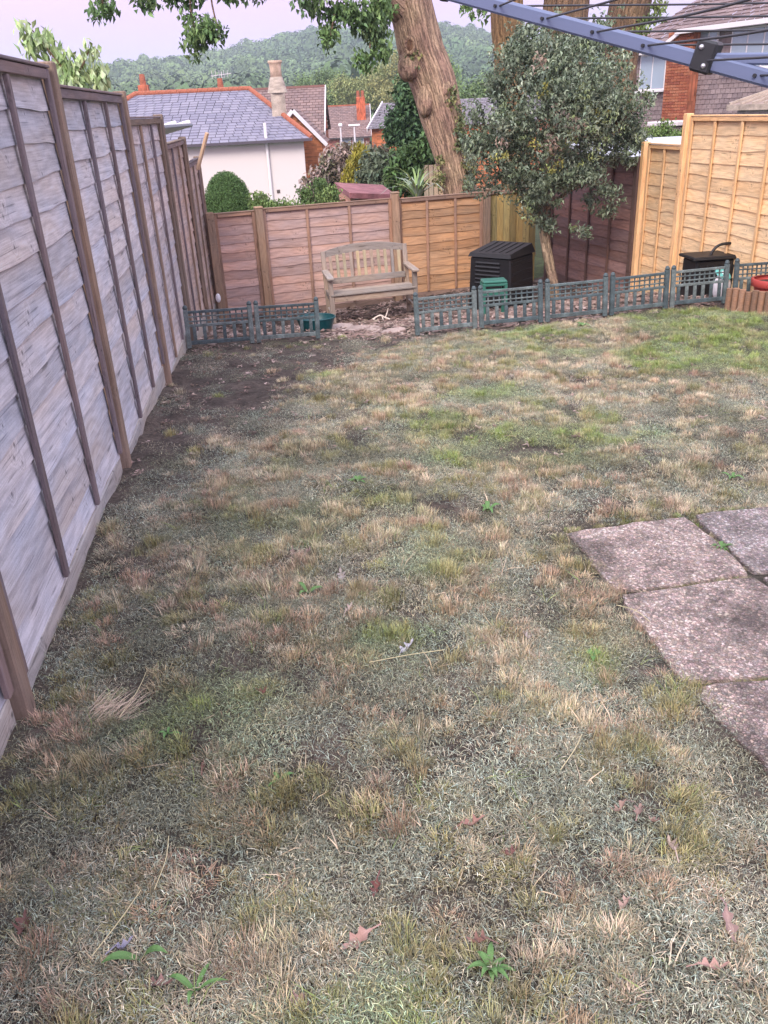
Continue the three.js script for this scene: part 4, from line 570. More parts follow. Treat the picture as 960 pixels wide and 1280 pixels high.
{ // broad leaved sapling beyond the left fence
  const d = 6.1, base = groundUnder(84, 300, d); base.x -= .25; const o = thing('sapling', 'young tree with drooping light green leaves behind the tall grey fence', 'tree', base.toArray()), L = (px, py, dd = d) => local(base, px, py, dd), m = bark(fromSRGB(150, 130, 104));
  const st = [L(95, 300), L(92, 160), L(86, 100), L(60, 62), L(38, 35)]; st[0].y = -.1; part('stem', limb(st, [.022, .018, .014, .009, .004], 7, 30, .05, 2), m, o); part('stem', limb([L(88, 112), L(104, 80), L(112, 62)], [.011, .008, .004], 6, 12, .05, 2), m, o);
  const lobes = [[36, 40, 15, 10], [50, 55, 14, 14], [34, 62, 9, 9], [64, 64, 10, 12], [84, 78, 12, 12], [106, 70, 13, 11], [76, 92, 14, 12], [118, 92, 13, 14], [96, 100, 18, 12], [132, 100, 10, 12], [82, 118, 30, 16]].map(([px, py, rx, ry]) => lobe(base, px, py, d, rx, ry, .12));
  crown(o, 'foliage', lobes, [1, 2, 3].map((q) => leafCluster(q * 3, 4, .06, .085, .036, .8, .18)), leafMat(.45), [[.32, .43, .18], [.40, .50, .26], [.26, .38, .14]], 150, 7, { shell: .1, size: [.7, 1.1] });
}
const smallLeaf = [1, 2, 3].map((q) => leafCluster(q * 17, 14, .1, .045, .03, .1)), midLeaf = [1, 2, 3].map((q) => leafCluster(q * 19, 14, .28, .14, .08, .15)), bigLeaf = [1, 2, 3].map((q) => leafCluster(q * 23, 40, .8, .22, .14, .15));
function shrub(name, label, category, px, py, d, lobes, geos, palette, count, seed, group, opt) { const base = groundUnder(px, py, d), o = thing(name, label, category, base.toArray(), 0, group); crown(o, 'foliage', lobes.map(([a, b, rx, ry, dd = d]) => lobe(base, a, b, dd, rx, ry)), geos, leafMat(.7), palette, count, seed, opt); const top = lobe(base, lobes[0][0], lobes[0][1], d, 1, 1); part('stem', limb([[0, -.1, 0], [top[0] * .5, top[1] * .5, top[2] * .5], [top[0], top[1], top[2]]], [.05, .04, .02].map((q) => q * d / 14), 7, 10, .1, 3), bark(fromSRGB(120, 98, 78)), o); return o; }
{ // clipped dome
  const d = 14.6, base = groundUnder(285, 270, d), o = thing('clipped_bush', 'clipped dark green domed bush behind the low fence corner', 'bush', base.toArray()), c = lobe(base, 286, 262, d, 29, 44); const h = c[1];
  const core = part('inner_growth', new THREE.SphereGeometry(1, 24, 18), plain(colour(.08, .155, .05), 1), o, c[0], h, 0); core.scale.set(c[3] * .88, c[4] * .9, c[3] * .88); const skirt = part('inner_growth', new THREE.CylinderGeometry(c[3] * .88, c[3] * .8, h + .1, 20), core.material, o, c[0], h / 2 - .05, 0);
  const s = new Scatter(), r = randomFrom(3); for (let i = 0; i < 1700; i++) { const th = r() * 6.283, v = -.5 + 1.5 * r(), q = Math.sqrt(Math.max(0, 1 - Math.max(0, v) ** 2)) * (.94 + .1 * r()); const f = .8 + .4 * r(); s.add(c[0] + Math.cos(th) * q * c[3], h + v * c[4] * (.96 + .05 * r()), Math.sin(th) * q * c[3], r() * 6.28, .55, .55, colour(.085 * f, .165 * f, .05 * f), r() - .5, r() - .5); } s.into(o, 'foliage', smallLeaf, leafMat(.7));
}
shrub('low_shrub', 'low bright green shrub row growing along the back of the low fence', 'shrub', 365, 262, 13.6, [[340, 258, 26, 13], [372, 256, 22, 14], [400, 250, 20, 20], [410, 240, 10, 14]], smallLeaf, [[.108, .180, .050], [.144, .216, .065], [.079, .144, .043]], 420, 21);
shrub('climber', 'leafy green climber beside the wooden shed wall', 'shrub', 408, 255, 15.5, [[404, 247, 10, 17], [400, 237, 7, 8]], smallLeaf, [[.079, .151, .043], [.115, .194, .058]], 160, 22);
shrub('flowering_bush', 'broad bush of pale pinkish blossom below the brick gable', 'bush', 425, 235, 25, [[412, 224, 20, 18], [432, 208, 24, 16], [398, 238, 12, 16], [462, 200, 22, 10], [482, 204, 12, 9]], midLeaf, [[.274, .209, .180], [.238, .187, .144], [.144, .144, .079], [.331, .259, .230], [.202, .158, .115]], 900, 23);
{ const base = groundUnder(450, 228, 20), o = thing('golden_conifer', 'bright yellow green cone shaped conifer above the shed', 'conifer', base.toArray()); crown(o, 'foliage', [[449, 194, 6, 10], [447, 203, 11, 11], [455, 208, 11, 11], [444, 215, 13, 12], [458, 218, 13, 12], [451, 228, 18, 12]].map(([a, b, rx, ry]) => lobe(base, a, b, 20, rx, ry)), [1, 2, 3].map((q) => leafCluster(q * 29, 16, .13, .12, .03, -.7)), leafMat(.7), [[.302, .274, .036], [.245, .238, .036], [.346, .310, .058]], 700, 24, { shell: .2 }); part('trunk', limb([[0, -.1, 0], [0, .8, 0], [0, 1.6, 0]], [.07, .06, .03], 7, 10, .1, 3), bark(fromSRGB(120, 98, 78)), o); }
shrub('grey_shrub', 'grey green shrub between the golden conifer and the oak', 'shrub', 480, 232, 19, [[480, 214, 18, 16], [468, 226, 14, 10]], midLeaf, [[.130, .173, .108], [.158, .202, .130], [.101, .144, .086]], 200, 25);
shrub('green_shrub', 'mid green shrub growing right behind the oak trunk base', 'shrub', 525, 235, 18, [[526, 206, 24, 16], [545, 205, 18, 26], [502, 220, 14, 10], [535, 230, 24, 14]], midLeaf, [[.079, .158, .043], [.108, .202, .058], [.065, .130, .036]], 420, 26);
shrub('dark_tree', 'dense dark green tree standing in front of the brick end wall', 'tree', 515, 200, 24, [[520, 150, 28, 34], [508, 162, 18, 18], [533, 172, 20, 22], [526, 122, 22, 18], [542, 140, 18, 30]], midLeaf, [[.043, .101, .036], [.058, .122, .043], [.036, .083, .032], [.072, .144, .050]], 1400, 27, null, { shell: .3 });
shrub('hedge_bush', 'leafy green hedge bush behind the dark brown fence', 'bush', 825, 190, 16, [[830, 172, 26, 16], [806, 180, 16, 10], [852, 170, 14, 12]], smallLeaf, [[.101, .173, .043], [.130, .209, .058]], 420, 28);
const valley = [['pale green tree behind the distant rooftops', 468, 108, 40, 22, [[.252, .292, .107], [.292, .331, .127], [.213, .262, .088]]], ['olive tinted tree behind the brick end wall', 505, 104, 36, 30, [[.273, .282, .107], [.213, .262, .097]]], ['fresh green tree beside the oak trunk', 538, 105, 30, 34, [[.165, .273, .088], [.204, .311, .107]]], ['mid green tree behind the brown tiled roof', 415, 128, 24, 26, [[.176, .262, .088], [.136, .213, .078]]], ['bushy green tree seen between oak trunk and holly', 600, 150, 30, 40, [[.155, .243, .088], [.116, .194, .068]]], ['deep green tree beyond the slate roof end', 395, 118, 22, 16, [[.116, .194, .068], [.146, .234, .078]]]];
valley.forEach(([label, px, py, rx, ry, pal], i) => { const d = [105, 98, 90, 110, 60, 120][i]; shrub('valley_tree', label, 'tree', px, py, d, [[px, py, rx, ry], [px - rx * .5, py + ry * .4, rx * .7, ry * .7], [px + rx * .5, py + ry * .4, rx * .7, ry * .7], [px, py + ry * .5, rx, ry * .6]], bigLeaf, pal, 700, 50 + i, 'trees in the valley'); });
{ // spiky plant with strap leaves
  const d = 13.3, base = groundUnder(522, 262, d), top = at(522, 246, d), o = thing('cordyline', 'spiky plant with long striped strap leaves behind the low fence', 'plant', base.toArray()), mats = [plain(colour(.22, .33, .12), .6, { side: THREE.DoubleSide }), plain(colour(.33, .42, .33), .6, { side: THREE.DoubleSide }), plain(colour(.38, .46, .16), .6, { side: THREE.DoubleSide })], y0 = top.y - base.y;
  part('stem', limb([[0, -.1, 0], [.02, y0 * .5, 0], [0, y0, 0]], [.05, .045, .04], 8, 8, .1, 2), bark(fromSRGB(140, 118, 92)), o);
  for (let i = 0; i < 44; i++) { const a = rr(0, 6.283), len = rr(.4, .75), tilt = rr(.08, .8), b = new Builder(), n = 5, w = rr(.014, .026); for (let j = 0; j < n; j++) { const f = (t) => { const q = len * t, bend = tilt + t * t * .6; return [Math.cos(a) * Math.sin(bend) * q, y0 - .05 + Math.cos(bend) * q, Math.sin(a) * Math.sin(bend) * q]; }, s = [-Math.sin(a), 0, Math.cos(a)], W = (t) => w * (1 - t * t * .95), off = (p, k) => [p[0] + s[0] * k, p[1], p[2] + s[2] * k], t0 = j / n, t1 = (j + 1) / n; b.quad(off(f(t0), -W(t0)), off(f(t0), W(t0)), off(f(t1), W(t1)), off(f(t1), -W(t1))); } part('leaf', b.geometry(false), pick(mats), o); }
}
{ // pale slatted screen by the oak
  const d = 14.6, a = at(533, 236, d), b = at(556, 236, d), g = landHeight(a.x, d), o = thing('timber_screen', 'weathered pale timber screen panel behind the spiky plant', 'screen', [a.x, g, a.z]), w = woodSet(206, 188, 160, .08, 4), top = at(540, 206, d).y - g; for (let i = 0; i < 4; i++) part('upright_board', stick(.07, top + .1, .018, .003, i + 1), w[i], o, i * .08, top / 2 - .05, 0); part('rail', stick(.34, .05, .03, .003, 1), w[1], o, .12, top - .2, -.026);
}
// wooded hill
{
  const sky = [[-400, 95], [0, 96], [120, 92], [165, 86], [200, 80], [290, 74], [330, 66], [390, 50], [450, 47], [520, 46], [560, 46], [615, 53], [700, 60], [800, 72], [960, 92], [1400, 110]];
  const skyY = (px) => { for (let i = 0; i < sky.length - 1; i++) if (px < sky[i + 1][0]) return mix(sky[i][1], sky[i + 1][1], (px - sky[i][0]) / (sky[i + 1][0] - sky[i][0])); return 110; };
  const crest = 780, top = []; for (let px = -400; px <= 1400; px += 10) { const p = at(px, skyY(px) + 19, crest); top.push([p.x / crest, p.y]); }
  const crestY = (u) => { if (u <= top[0][0]) return top[0][1]; for (let i = 0; i < top.length - 1; i++) if (u < top[i + 1][0]) return mix(top[i][1], top[i + 1][1], (u - top[i][0]) / (top[i + 1][0] - top[i][0])); return top[top.length - 1][1]; };
  const hill = (x, d) => { const u = x / d, f = smooth(190, crest, d) * (1 - .5 * smooth(crest, crest + 400, d)); return mix(-6.2, crestY(u), f) + (fbm(x * .012, d * .012, 3, 3) - .5) * 14 * f; };
  const pos = [], idx = [], uv = [], nu = 90, nd = 40; for (let j = 0; j <= nd; j++) for (let i = 0; i <= nu; i++) { const d = mix(150, 1180, j / nd), u = mix(-.85, .85, i / nu), x = u * d; pos.push(x, hill(x, d) - .3, -d); uv.push(x, d); } for (let j = 0; j < nd; j++) for (let i = 0; i < nu; i++) { const a = j * (nu + 1) + i, b = a + nu + 1; idx.push(a, a + 1, b, b, a + 1, b + 1); }
  const g = new THREE.BufferGeometry(); g.setAttribute('position', new THREE.Float32BufferAttribute(pos, 3)); g.setAttribute('uv', new THREE.Float32BufferAttribute(uv, 2)); g.setIndex(idx); g.computeVertexNormals(); tag(structure('hill', g, plain(colour(.07, .11, .045), 1)), 'long wooded hill rising beyond the rooftops', 'hill');
  function crownBlob(seed) { const r = randomFrom(seed), b = new Builder(), lobes = []; for (let i = 0; i < 9; i++) lobes.push([(r() - .5) * 1.1, .5 + (r() - .4) * .8, (r() - .5) * 1.1, .35 + .25 * r(), .7 + .6 * r()]); for (let i = 0; i < 900; i++) { const l = lobes[Math.floor(r() * 9)], th = r() * 6.283, v = -.5 + 1.5 * r(), q = Math.sqrt(1 - Math.min(1, v * v)), n = V(q * Math.cos(th), v, q * Math.sin(th)), c = n.clone().multiplyScalar(l[3]).add(V(l[0], l[1], l[2])), s = .035 + .05 * r(), t1 = n.clone().cross(V(r() - .5, r(), r() - .5)).normalize(), t2 = n.clone().cross(t1).addScaledVector(n, (r() - .5) * .9), t = l[4] * (.75 + .5 * r()); b.tone = [t, t, t]; const P = (a, e) => c.clone().addScaledVector(t1, a * s).addScaledVector(t2, e * s).toArray(); b.quad(P(-1, -.6), P(.3, -1), P(1, .6), P(-.4, 1)); } return b.geometry(); }
  const r = randomFrom(66), s = new Scatter(), wood = new THREE.Group(); wood.name = 'woodland'; wood.userData = { kind: 'stuff', label: 'far hillside woodland of rounded mixed green crowns', category: 'woodland' }; scene.add(wood);
  for (let i = 0; i < 9000; i++) { const d = mix(170, 860, Math.pow(r(), .8)), u = mix(-.34, .48, r()), x = u * d, den = fbm(x * .008, d * .008, 9, 3); if (d < 330 && r() > .35 + den) continue; const R = mix(5.5, 11, r()) * (d > 760 ? .62 : 1), p = fbm(x * .01, d * .01, 44, 2), f = .7 + .6 * r(); s.add(x, hill(x, d) - R * .15, -d, r() * 6.283, R, R * mix(.85, 1.3, r()), colour(mix(.045, .115, p) * f, mix(.095, .165, p) * f, mix(.045, .055, p) * f)); }
  s.into(wood, 'crowns', [1, 2, 3, 4].map(crownBlob), leafMat(.9));
}
// ---------------------------------------------------------------- houses
const white = plain(fromSRGB(208, 202, 200), .9, { bumpMap: gritBump, bumpScale: .002 }), whitePaint = plain(fromSRGB(218, 216, 218), .5), glass = new THREE.MeshPhysicalMaterial({ color: fromSRGB(150, 165, 178), roughness: .08, metalness: 0, clearcoat: 1, clearcoatRoughness: .05 });
const orangeTile = gritty(fromSRGB(186, 110, 82), .85, .003), creamRender = gritty(fromSRGB(206, 192, 176), .9, .003);
const brickTones = [[178, 106, 74], [166, 94, 68], [188, 122, 90], [156, 88, 66], [182, 114, 80]].map((c) => gritty(fromSRGB(...c), .9, .003)), mortar = gritty(fromSRGB(190, 160, 138), .95, .002);
const brickMap = texture(512, 512, (u, v) => { const row = Math.floor(v * 40), x = u * 13.3 + (row % 2) * .5, h = hash(Math.floor(x) % 13, row, 4), n = fbm(u * 9, v * 9, 3, 3, 9, 9), m = (v * 40) % 1 < .14 ? .18 : 0, k = .78 + .28 * (h - .5) + .3 * (n - .5); return [k + m * .5, k * .97 + m, k * .95 + m]; }, 3, 3);
const brickWall = (r, g, b) => new THREE.MeshStandardMaterial({ color: fromSRGB(r, g, b), map: brickMap, roughness: .95 });
function polygon(points, material, name, parent, uvScale = 1) { const b = new Builder(), P = points.map((p) => [p.x, p.y, p.z]), o = points[0], e1 = points[1].clone().sub(o).normalize(), n = e1.clone().cross(points[2].clone().sub(o)).normalize(), e2 = n.clone().cross(e1), U = points.map((p) => [p.clone().sub(o).dot(e1), p.clone().sub(o).dot(e2)]); for (let i = 1; i < P.length - 1; i++) b.tri(P[0], P[i], P[i + 1], U[0], U[i], U[i + 1]); return part(name, b.geometry(false), material, parent); }
// courses of slates or tiles on a sloping four sided plane: a, b along the eaves, d, c along the top
function courses(parent, name, a, b, c, d, rows, width, tones, material, thick = .02, seed = 1) {
  const r = randomFrom(seed), g = new Builder(), n = b.clone().sub(a).cross(d.clone().sub(a)).normalize(), Z = (p, k) => p.clone().addScaledVector(n, k).toArray();
  for (let i = 0; i < rows; i++) {
    const t0 = i / rows, t1 = Math.min(1, (i + 1.15) / rows), L0 = a.clone().lerp(d, t0), R0 = b.clone().lerp(c, t0), L1 = a.clone().lerp(d, t1), R1 = b.clone().lerp(c, t1), m = Math.max(1, Math.round(L0.distanceTo(R0) / width)), off = (i % 2) * .5;
    for (let j = -1; j < m; j++) { const s0 = clamp((j + off + .03) / m), s1 = clamp((j + 1 + off - .03) / m); if (s1 <= s0) continue; const q = tones[Math.floor(r() * tones.length)], f = .94 + .12 * r(); g.tone = q.map((v) => v * f); const k = thick * (.8 + .5 * r()), A = L0.clone().lerp(R0, s0), B = L0.clone().lerp(R0, s1), C = L1.clone().lerp(R1, s1), D = L1.clone().lerp(R1, s0); g.quad(Z(A, k), Z(B, k), Z(C, .004), Z(D, .004)); g.quad(Z(A, 0), Z(B, 0), Z(B, k), Z(A, k)); }
  }
  const o = part(name, g.geometry(), material, parent); o.userData.kind = 'stuff'; return o;
}
const tileMat = new THREE.MeshStandardMaterial({ vertexColors: true, roughness: .8, side: THREE.DoubleSide });
const slateTones = [[.19, .187, .245], [.205, .20, .26], [.175, .172, .23], [.22, .215, .272]], brownTones = [[.20, .135, .122], [.18, .122, .112], [.22, .15, .136], [.165, .112, .105]], mauveTones = [[.25, .2, .195], [.23, .182, .178], [.27, .216, .21], [.205, .163, .163]];
{ // white rendered house with hipped slate roof
  const d = 34, xr = at(381, 200, d).x, xl = at(70, 200, d).x, ye = at(378, 172, d).y, base = V((xl + xr) / 2, landHeight((xl + xr) / 2, d), -d), o = thing('slate_roof_house', 'white rendered house with grey slate hipped roof and orange ridge tiles', 'house', base.toArray(), .085), W = xr - xl, D = 9, H = ye - base.y, inHouse = (px, py, dd) => o.worldToLocal(at(px, py, dd)), l = (x, y, z) => V(x - base.x, y - base.y, z - base.z);
  part('wall', block(W, H + .3, D, .01, 0, H / 2 - .15, -D / 2), white, o);
  const e = .32, A = V(-W / 2 - e, H - .05, e), B = V(W / 2 + e, H - .05, e), rd = 38.5, R = (o.updateMatrixWorld(), inHouse(312, 113, rd)), Lr = inHouse(171, 118, rd); R.y = Lr.y = (R.y + Lr.y) / 2; Lr.z = R.z; const Cb = V(W / 2 + e, H - .05, -D - e), Ab = V(-W / 2 - e, H - .05, -D - e);
  courses(o, 'roof_slates', A, B, R, Lr, 20, .34, slateTones, tileMat, .025, 3); courses(o, 'roof_slates', B, Cb, R.clone().add(V(.01, 0, -.02)), R, 20, .34, slateTones, tileMat, .025, 4); courses(o, 'roof_slates', Ab, A, Lr, Lr.clone().add(V(-.01, 0, -.02)), 20, .34, slateTones, tileMat, .025, 5); courses(o, 'roof_slates', Cb, Ab, Lr, R, 20, .34, slateTones, tileMat, .025, 6);
  const dark = plain(fromSRGB(74, 68, 78), .6); part('gutter', bar([A.x, A.y - .03, A.z + .03], [B.x, B.y - .03, B.z + .03], .1, .09), dark, o); part('soffit', block(W + 2 * e, .04, .34, .004, 0, H - .075, e / 2 + .005), whitePaint, o);
  const ridge = (p, q) => { const n = Math.round(p.distanceTo(q) / .42); for (let i = 0; i < n; i++) { const a = p.clone().lerp(q, i / n), b = p.clone().lerp(q, (i + .97) / n), g = new THREE.CylinderGeometry(.10, .11, a.distanceTo(b), 8).rotateZ(-Math.PI / 2); const m = part('ridge_tile', g, orangeTile, o); m.position.copy(a.clone().add(b).multiplyScalar(.5)); m.quaternion.setFromUnitVectors(V(1, 0, 0), b.clone().sub(a).normalize()); } };
  const up = V(0, .03, 0); ridge(Lr.clone().add(up), R.clone().add(up)); ridge(R.clone().add(up), B.clone().add(up)); ridge(Lr.clone().add(up), A.clone().add(up));
  const pipe = inHouse(335, 200, d - .08), py = inHouse(335, 157, d - .08).y; part('soil_pipe', new THREE.CylinderGeometry(.06, .06, py + .2, 10), whitePaint, o, pipe.x, (py + .2) / 2 - .1, .08 + .0);
  const v = inHouse(348, 240, d); part('vent', block(.12, .12, .03, .01), plain(fromSRGB(80, 72, 70)), o, v.x, v.y, .016);
  const cb = inHouse(350, 150, 36.2), ct = inHouse(347, 116, 36.2), st = part('chimney_stack', new THREE.CylinderGeometry(.33, .36, ct.y - cb.y + .9, 4, 1).rotateY(Math.PI / 4), creamRender, o); st.position.set((cb.x + ct.x) / 2, (cb.y + ct.y) / 2 - .45, ct.z); st.scale.set(1.15, 1, 1);
  part('shoulder', new THREE.CylinderGeometry(.21, .34, .55, 12), creamRender, st, 0, (ct.y - cb.y + .9) / 2 + .27, 0); part('chimney_pot', new THREE.LatheGeometry([[0, 0], [.2, 0], [.19, .3], [.21, .5], [.24, .52], [.24, .6], [.16, .6], [.15, .3], [0, .3]].map(([a, b]) => new THREE.Vector2(a, b)), 14), gritty(fromSRGB(226, 196, 172), .9), st, 0, (ct.y - cb.y + .9) / 2 + .5, 0);
  for (const [px, top, w] of [[181, 94, .42], [277, 99, .5]]) { const b0 = inHouse(px, 119, 39.5), t0 = inHouse(px, top + 9, 39.5), s = part('brick_chimney', block(w, t0.y - b0.y + .5, .4, .01), brickWall(196, 116, 88), o); s.position.set(b0.x, (t0.y + b0.y) / 2 - .35, b0.z); part('chimney_pot', new THREE.CylinderGeometry(.11, .14, .42, 10), orangeTile, s, 0, (t0.y - b0.y + .5) / 2 + .2, 0); if (px > 200) { const a = part('aerial', mergeGeometries([bar([0, 0, 0], [0, .7, 0], .03, .03), bar([-.45, .55, 0], [.4, .62, 0], .025, .025), ...[-.4, -.25, -.1, .1, .25].map((q) => bar([q, .45, 0], [q, .75, 0], .015, .015))]), plain(fromSRGB(190, 188, 192), .5), s, .1, (t0.y - b0.y) / 2 + .2, 0); } }
}
function gableBlock(name, label, px0, px1, pyEave, pyRidge, d, depth, wallM, tones, opts = {}) {   // ridge runs across the view; roof slope faces the viewer
  const a = at(px0, pyEave, d), b = at(px1, pyEave, d), base = V((a.x + b.x) / 2, landHeight((a.x + b.x) / 2, d), -d), o = thing(name, label, 'house', base.toArray(), 0, opts.group), W = b.x - a.x, H = (a.y + b.y) / 2 - base.y, rz = -depth / 2, RY = at((px0 + px1) / 2, pyRidge, d + depth / 2).y - base.y;
  part('wall', block(W, H + .4, depth, .02, 0, H / 2 - .2, -depth / 2), wallM, o);
  const A = V(-W / 2 - .15, H - .1, .3), B = V(W / 2 + .15, H - .1, .3), C = V(W / 2 + .15, RY, rz), D = V(-W / 2 - .15, RY, rz), E = V(W / 2 + .15, H - .1, -depth - .3), F = V(-W / 2 - .15, H - .1, -depth - .3);
  const rows = Math.max(6, Math.round(A.distanceTo(D) / .28)); courses(o, 'roof_tiles', A, B, C, D, rows, .3, tones, tileMat, .03, 7); courses(o, 'roof_tiles', E, F, D, C, rows, .3, tones, tileMat, .03, 8);
  for (const s of [-1, 1]) { polygon([V(s * W / 2, H - .1, 0), V(s * W / 2, RY - .15, rz), V(s * W / 2, H - .1, -depth)], wallM, 'gable_wall', o); part('bargeboard', bar([s * (W / 2 + .17), H - .12, .32], [s * (W / 2 + .17), RY - .03, rz], .05, .22), opts.barge || whitePaint, o); }
  part('ridge', bar([D.x, RY + .03, rz], [C.x, RY + .03, rz], .2, .1), opts.ridge || plain(fromSRGB(120, 86, 78)), o); part('gutter', bar([A.x, H - .12, .36], [B.x, H - .12, .36], .1, .09), opts.gutter || plain(fromSRGB(70, 62, 64)), o); return { o, base, W, H };
}
gableBlock('brown_roof_house', 'house with broad plum brown tiled roof behind the slate roof', 290, 402, 166, 111, 43, 8, brickWall(180, 112, 80), brownTones);
{ // small brick gable facing the garden
  const d = 39, ap = at(366, 139, d), er = at(405, 177, d), hw = er.x - ap.x, base = V(ap.x, landHeight(ap.x, d), -d), o = thing('brick_gable', 'small orange brick gable with white bargeboards beside the white house', 'house', base.toArray()), H = er.y - base.y, T = ap.y - base.y, m = brickWall(206, 132, 88);
  const sh = new THREE.Shape(); sh.moveTo(-hw, -.2); sh.lineTo(hw - .1, -.2); sh.lineTo(hw - .1, H); sh.lineTo(0, T - .1); sh.lineTo(-hw, H); sh.closePath(); part('wall', new THREE.ExtrudeGeometry(sh, { depth: 3.4, bevelEnabled: false }), m, o, 0, 0, -3.4);
  for (const s of [-1, 1]) { part('bargeboard', bar([s * .01, T + .02, .12 + s * .004], [s * (hw + .12), H - .14, .12 + s * .004], .06, .15), whitePaint, o); const A = V(s * (hw + .1), H - .05, .1), B = V(s * (hw + .1), H - .05, -3.4), C = V(0, T + .1, -3.4), D = V(0, T + .1, .1); s > 0 ? courses(o, 'roof_tiles', A, B, C, D, 10, .3, brownTones, tileMat, .03, 3) : courses(o, 'roof_tiles', B, A, D, C, 10, .3, brownTones, tileMat, .03, 4); }
}
{
  const far = gableBlock('far_house', 'far house with brown tiled roof and tall orange chimney', 409, 462, 170, 132, 72, 9, brickWall(200, 138, 128), brownTones, { ridge: orangeTile, group: 'far houses' }), b = at(452, 150, 76).sub(far.base), t = at(452, 122, 76).sub(far.base); const s = part('chimney', block(.72, t.y - b.y + 1, .7, .02), brickWall(222, 120, 84), far.o, b.x, (t.y + b.y) / 2 - .5, b.z + 1.5); for (const x of [-.18, .18]) part('chimney_pot', new THREE.CylinderGeometry(.12, .14, .5, 8), orangeTile, s, x, (t.y - b.y + 1) / 2 + .24, 0);
  for (const [px, py, w, h] of [[432, 180, .9, .9], [448, 180, .9, .9]]) { const p = at(px, py, 72).sub(far.base), wn = part('window', block(w, h, .06, .01), whitePaint, far.o, p.x, p.y, .04); part('pane', block(w - .16, h - .16, .02, .004), glass, wn, 0, 0, .035); }
  // brick end house, its gable turned to the lane
  const d = 50, a = at(464, 160, d), base = V(a.x, landHeight(a.x, d), -d), o = thing('brick_end_house', 'orange brick house with grey roof and white gable edge half hidden by trees', 'house', base.toArray(), -.35, 'far houses'), H = a.y - base.y, R = at(470, 129, d).y - base.y, L = 9, D = 5;
  part('wall', block(L, H + .4, D, .02, L / 2, H / 2 - .2, -D / 2), brickWall(208, 132, 92), o); polygon([V(0, H, 0), V(0, R - .1, -D / 2), V(0, H, -D)], brickWall(208, 132, 92), 'gable_wall', o);
  courses(o, 'roof_tiles', V(-.12, H - .05, .25), V(L, H - .05, .25), V(L, R, -D / 2), V(-.12, R, -D / 2), 16, .3, slateTones.map(([r, g, b]) => [r * .9, g * .85, b * .75]), tileMat, .03, 5); courses(o, 'roof_tiles', V(L, H - .05, -D - .25), V(-.12, H - .05, -D - .25), V(-.12, R, -D / 2), V(L, R, -D / 2), 16, .3, brownTones, tileMat, .03, 6); part('bargeboard', bar([-.14, H - .1, .3], [-.14, R, -D / 2], .06, .22), whitePaint, o);
  for (const [px, py0, py1, label] of [[428, 158, 205, 'thin pale lamp post with flat lantern in front of the far roof'], [445, 158, 205, 'thin pale street post beside the flat lantern post']]) { const dd = 40, p = groundUnder(px, 200, dd), t = at(px, py0, dd).y - p.y, s = thing('street_post', label, 'post', p.toArray()); part('pole', new THREE.CylinderGeometry(.035, .05, t, 8), plain(fromSRGB(210, 208, 212), .5), s, 0, t / 2, 0); part('lantern', px < 440 ? new THREE.SphereGeometry(.09, 12, 8) : block(.5, .08, .16, .02), plain(fromSRGB(236, 236, 238), .4), s, 0, t + .05, 0); }
}
{ // garden shed with reddish felt roof behind the low fence
  const d = 16.2, a = at(421, 262, d), b = at(448, 262, d - .4), base = groundUnder(434, 262, d), o = thing('garden_shed', 'small wooden shed with pinkish red felt roof behind the low fence', 'shed', base.toArray(), .0), w = woodSet(214, 168, 144, .08, 4), tan = woodSet(206, 166, 122, .06, 3), felt = gritty(fromSRGB(180, 122, 126), .95, .004);
  const P = (px, py, dd) => at(px, py, dd).sub(base), c0 = P(419, 228, 16.9), c1 = P(438, 241, 15.4), c2 = P(494, 243, 16.1), c3 = P(478, 231, 17.6); polygon([c0, c1, c2, c3], felt, 'roof', o); polygon([c3, c2, c1, c0].map((p) => p.clone().add(V(0, -.05, 0))), felt, 'roof_underside', o);
  const edge = (p, q) => part('fascia', bar(p.clone().add(V(0, -.045, 0)).toArray(), q.clone().add(V(0, -.045, 0)).toArray(), .03, .09), felt, o); edge(c0, c1); edge(c1, c2);
  const wallOf = (p, q, mats, n) => { for (let i = 0; i < n; i++) { const A = p.clone().lerp(q, .04), B = p.clone().lerp(q, .96), y = (s) => mix(-.1, s - .08, 0); for (let k = 0; k < 1; k++) { const h = (A.y + B.y) / 2 - .09, hh = h / n; const g = bar([A.x, hh * (i + .5), A.z], [B.x, hh * (i + .5), B.z], .02, hh - .008); part('board', g, mats[i % mats.length], o); } } };
  wallOf(c0.clone().add(V(.05, 0, 0)), c1.clone().add(V(0, 0, -.08)), w, 16); wallOf(c1.clone().add(V(.02, 0, -.1)), c2.clone().add(V(-.05, -.0, -.1)), tan, 16); wallOf(c2.clone().add(V(-.08, 0, -.1)), c3.clone().add(V(-.08, 0, 0)), w, 8); wallOf(c3, c0, w, 8);
  const win = P(428, 256, 16.1); const wn = part('window', bar([win.x - .1, win.y, win.z + .14], [win.x + .12, win.y, win.z - .0], .03, .2), plain(fromSRGB(120, 92, 80)), o);
}
{ // neighbour's greenhouse style roof behind the left fence
  const d = 9.6, p = groundUnder(200, 200, d); p.x -= .5; const o = thing('neighbour_shed', 'small grey glazed roof shed behind the tall grey fence', 'shed', p.toArray()), m = plain(fromSRGB(118, 128, 136), .35), y = at(215, 166, d).y - p.y; part('wall', block(1.1, y - .3, 1.6, .01, 0, (y - .3) / 2 - .05, -.5), woodSet(170, 150, 130, .05, 2)[0], o); const rf = part('roof', block(1.3, .04, 1.8, .01), m, o, 0, y - .08, -.5); rf.rotation.z = .22; for (const z of [-.8, 0, .8]) part('roof_bar', block(1.3, .05, .04, .01), whitePaint, rf, 0, .03, z);
}
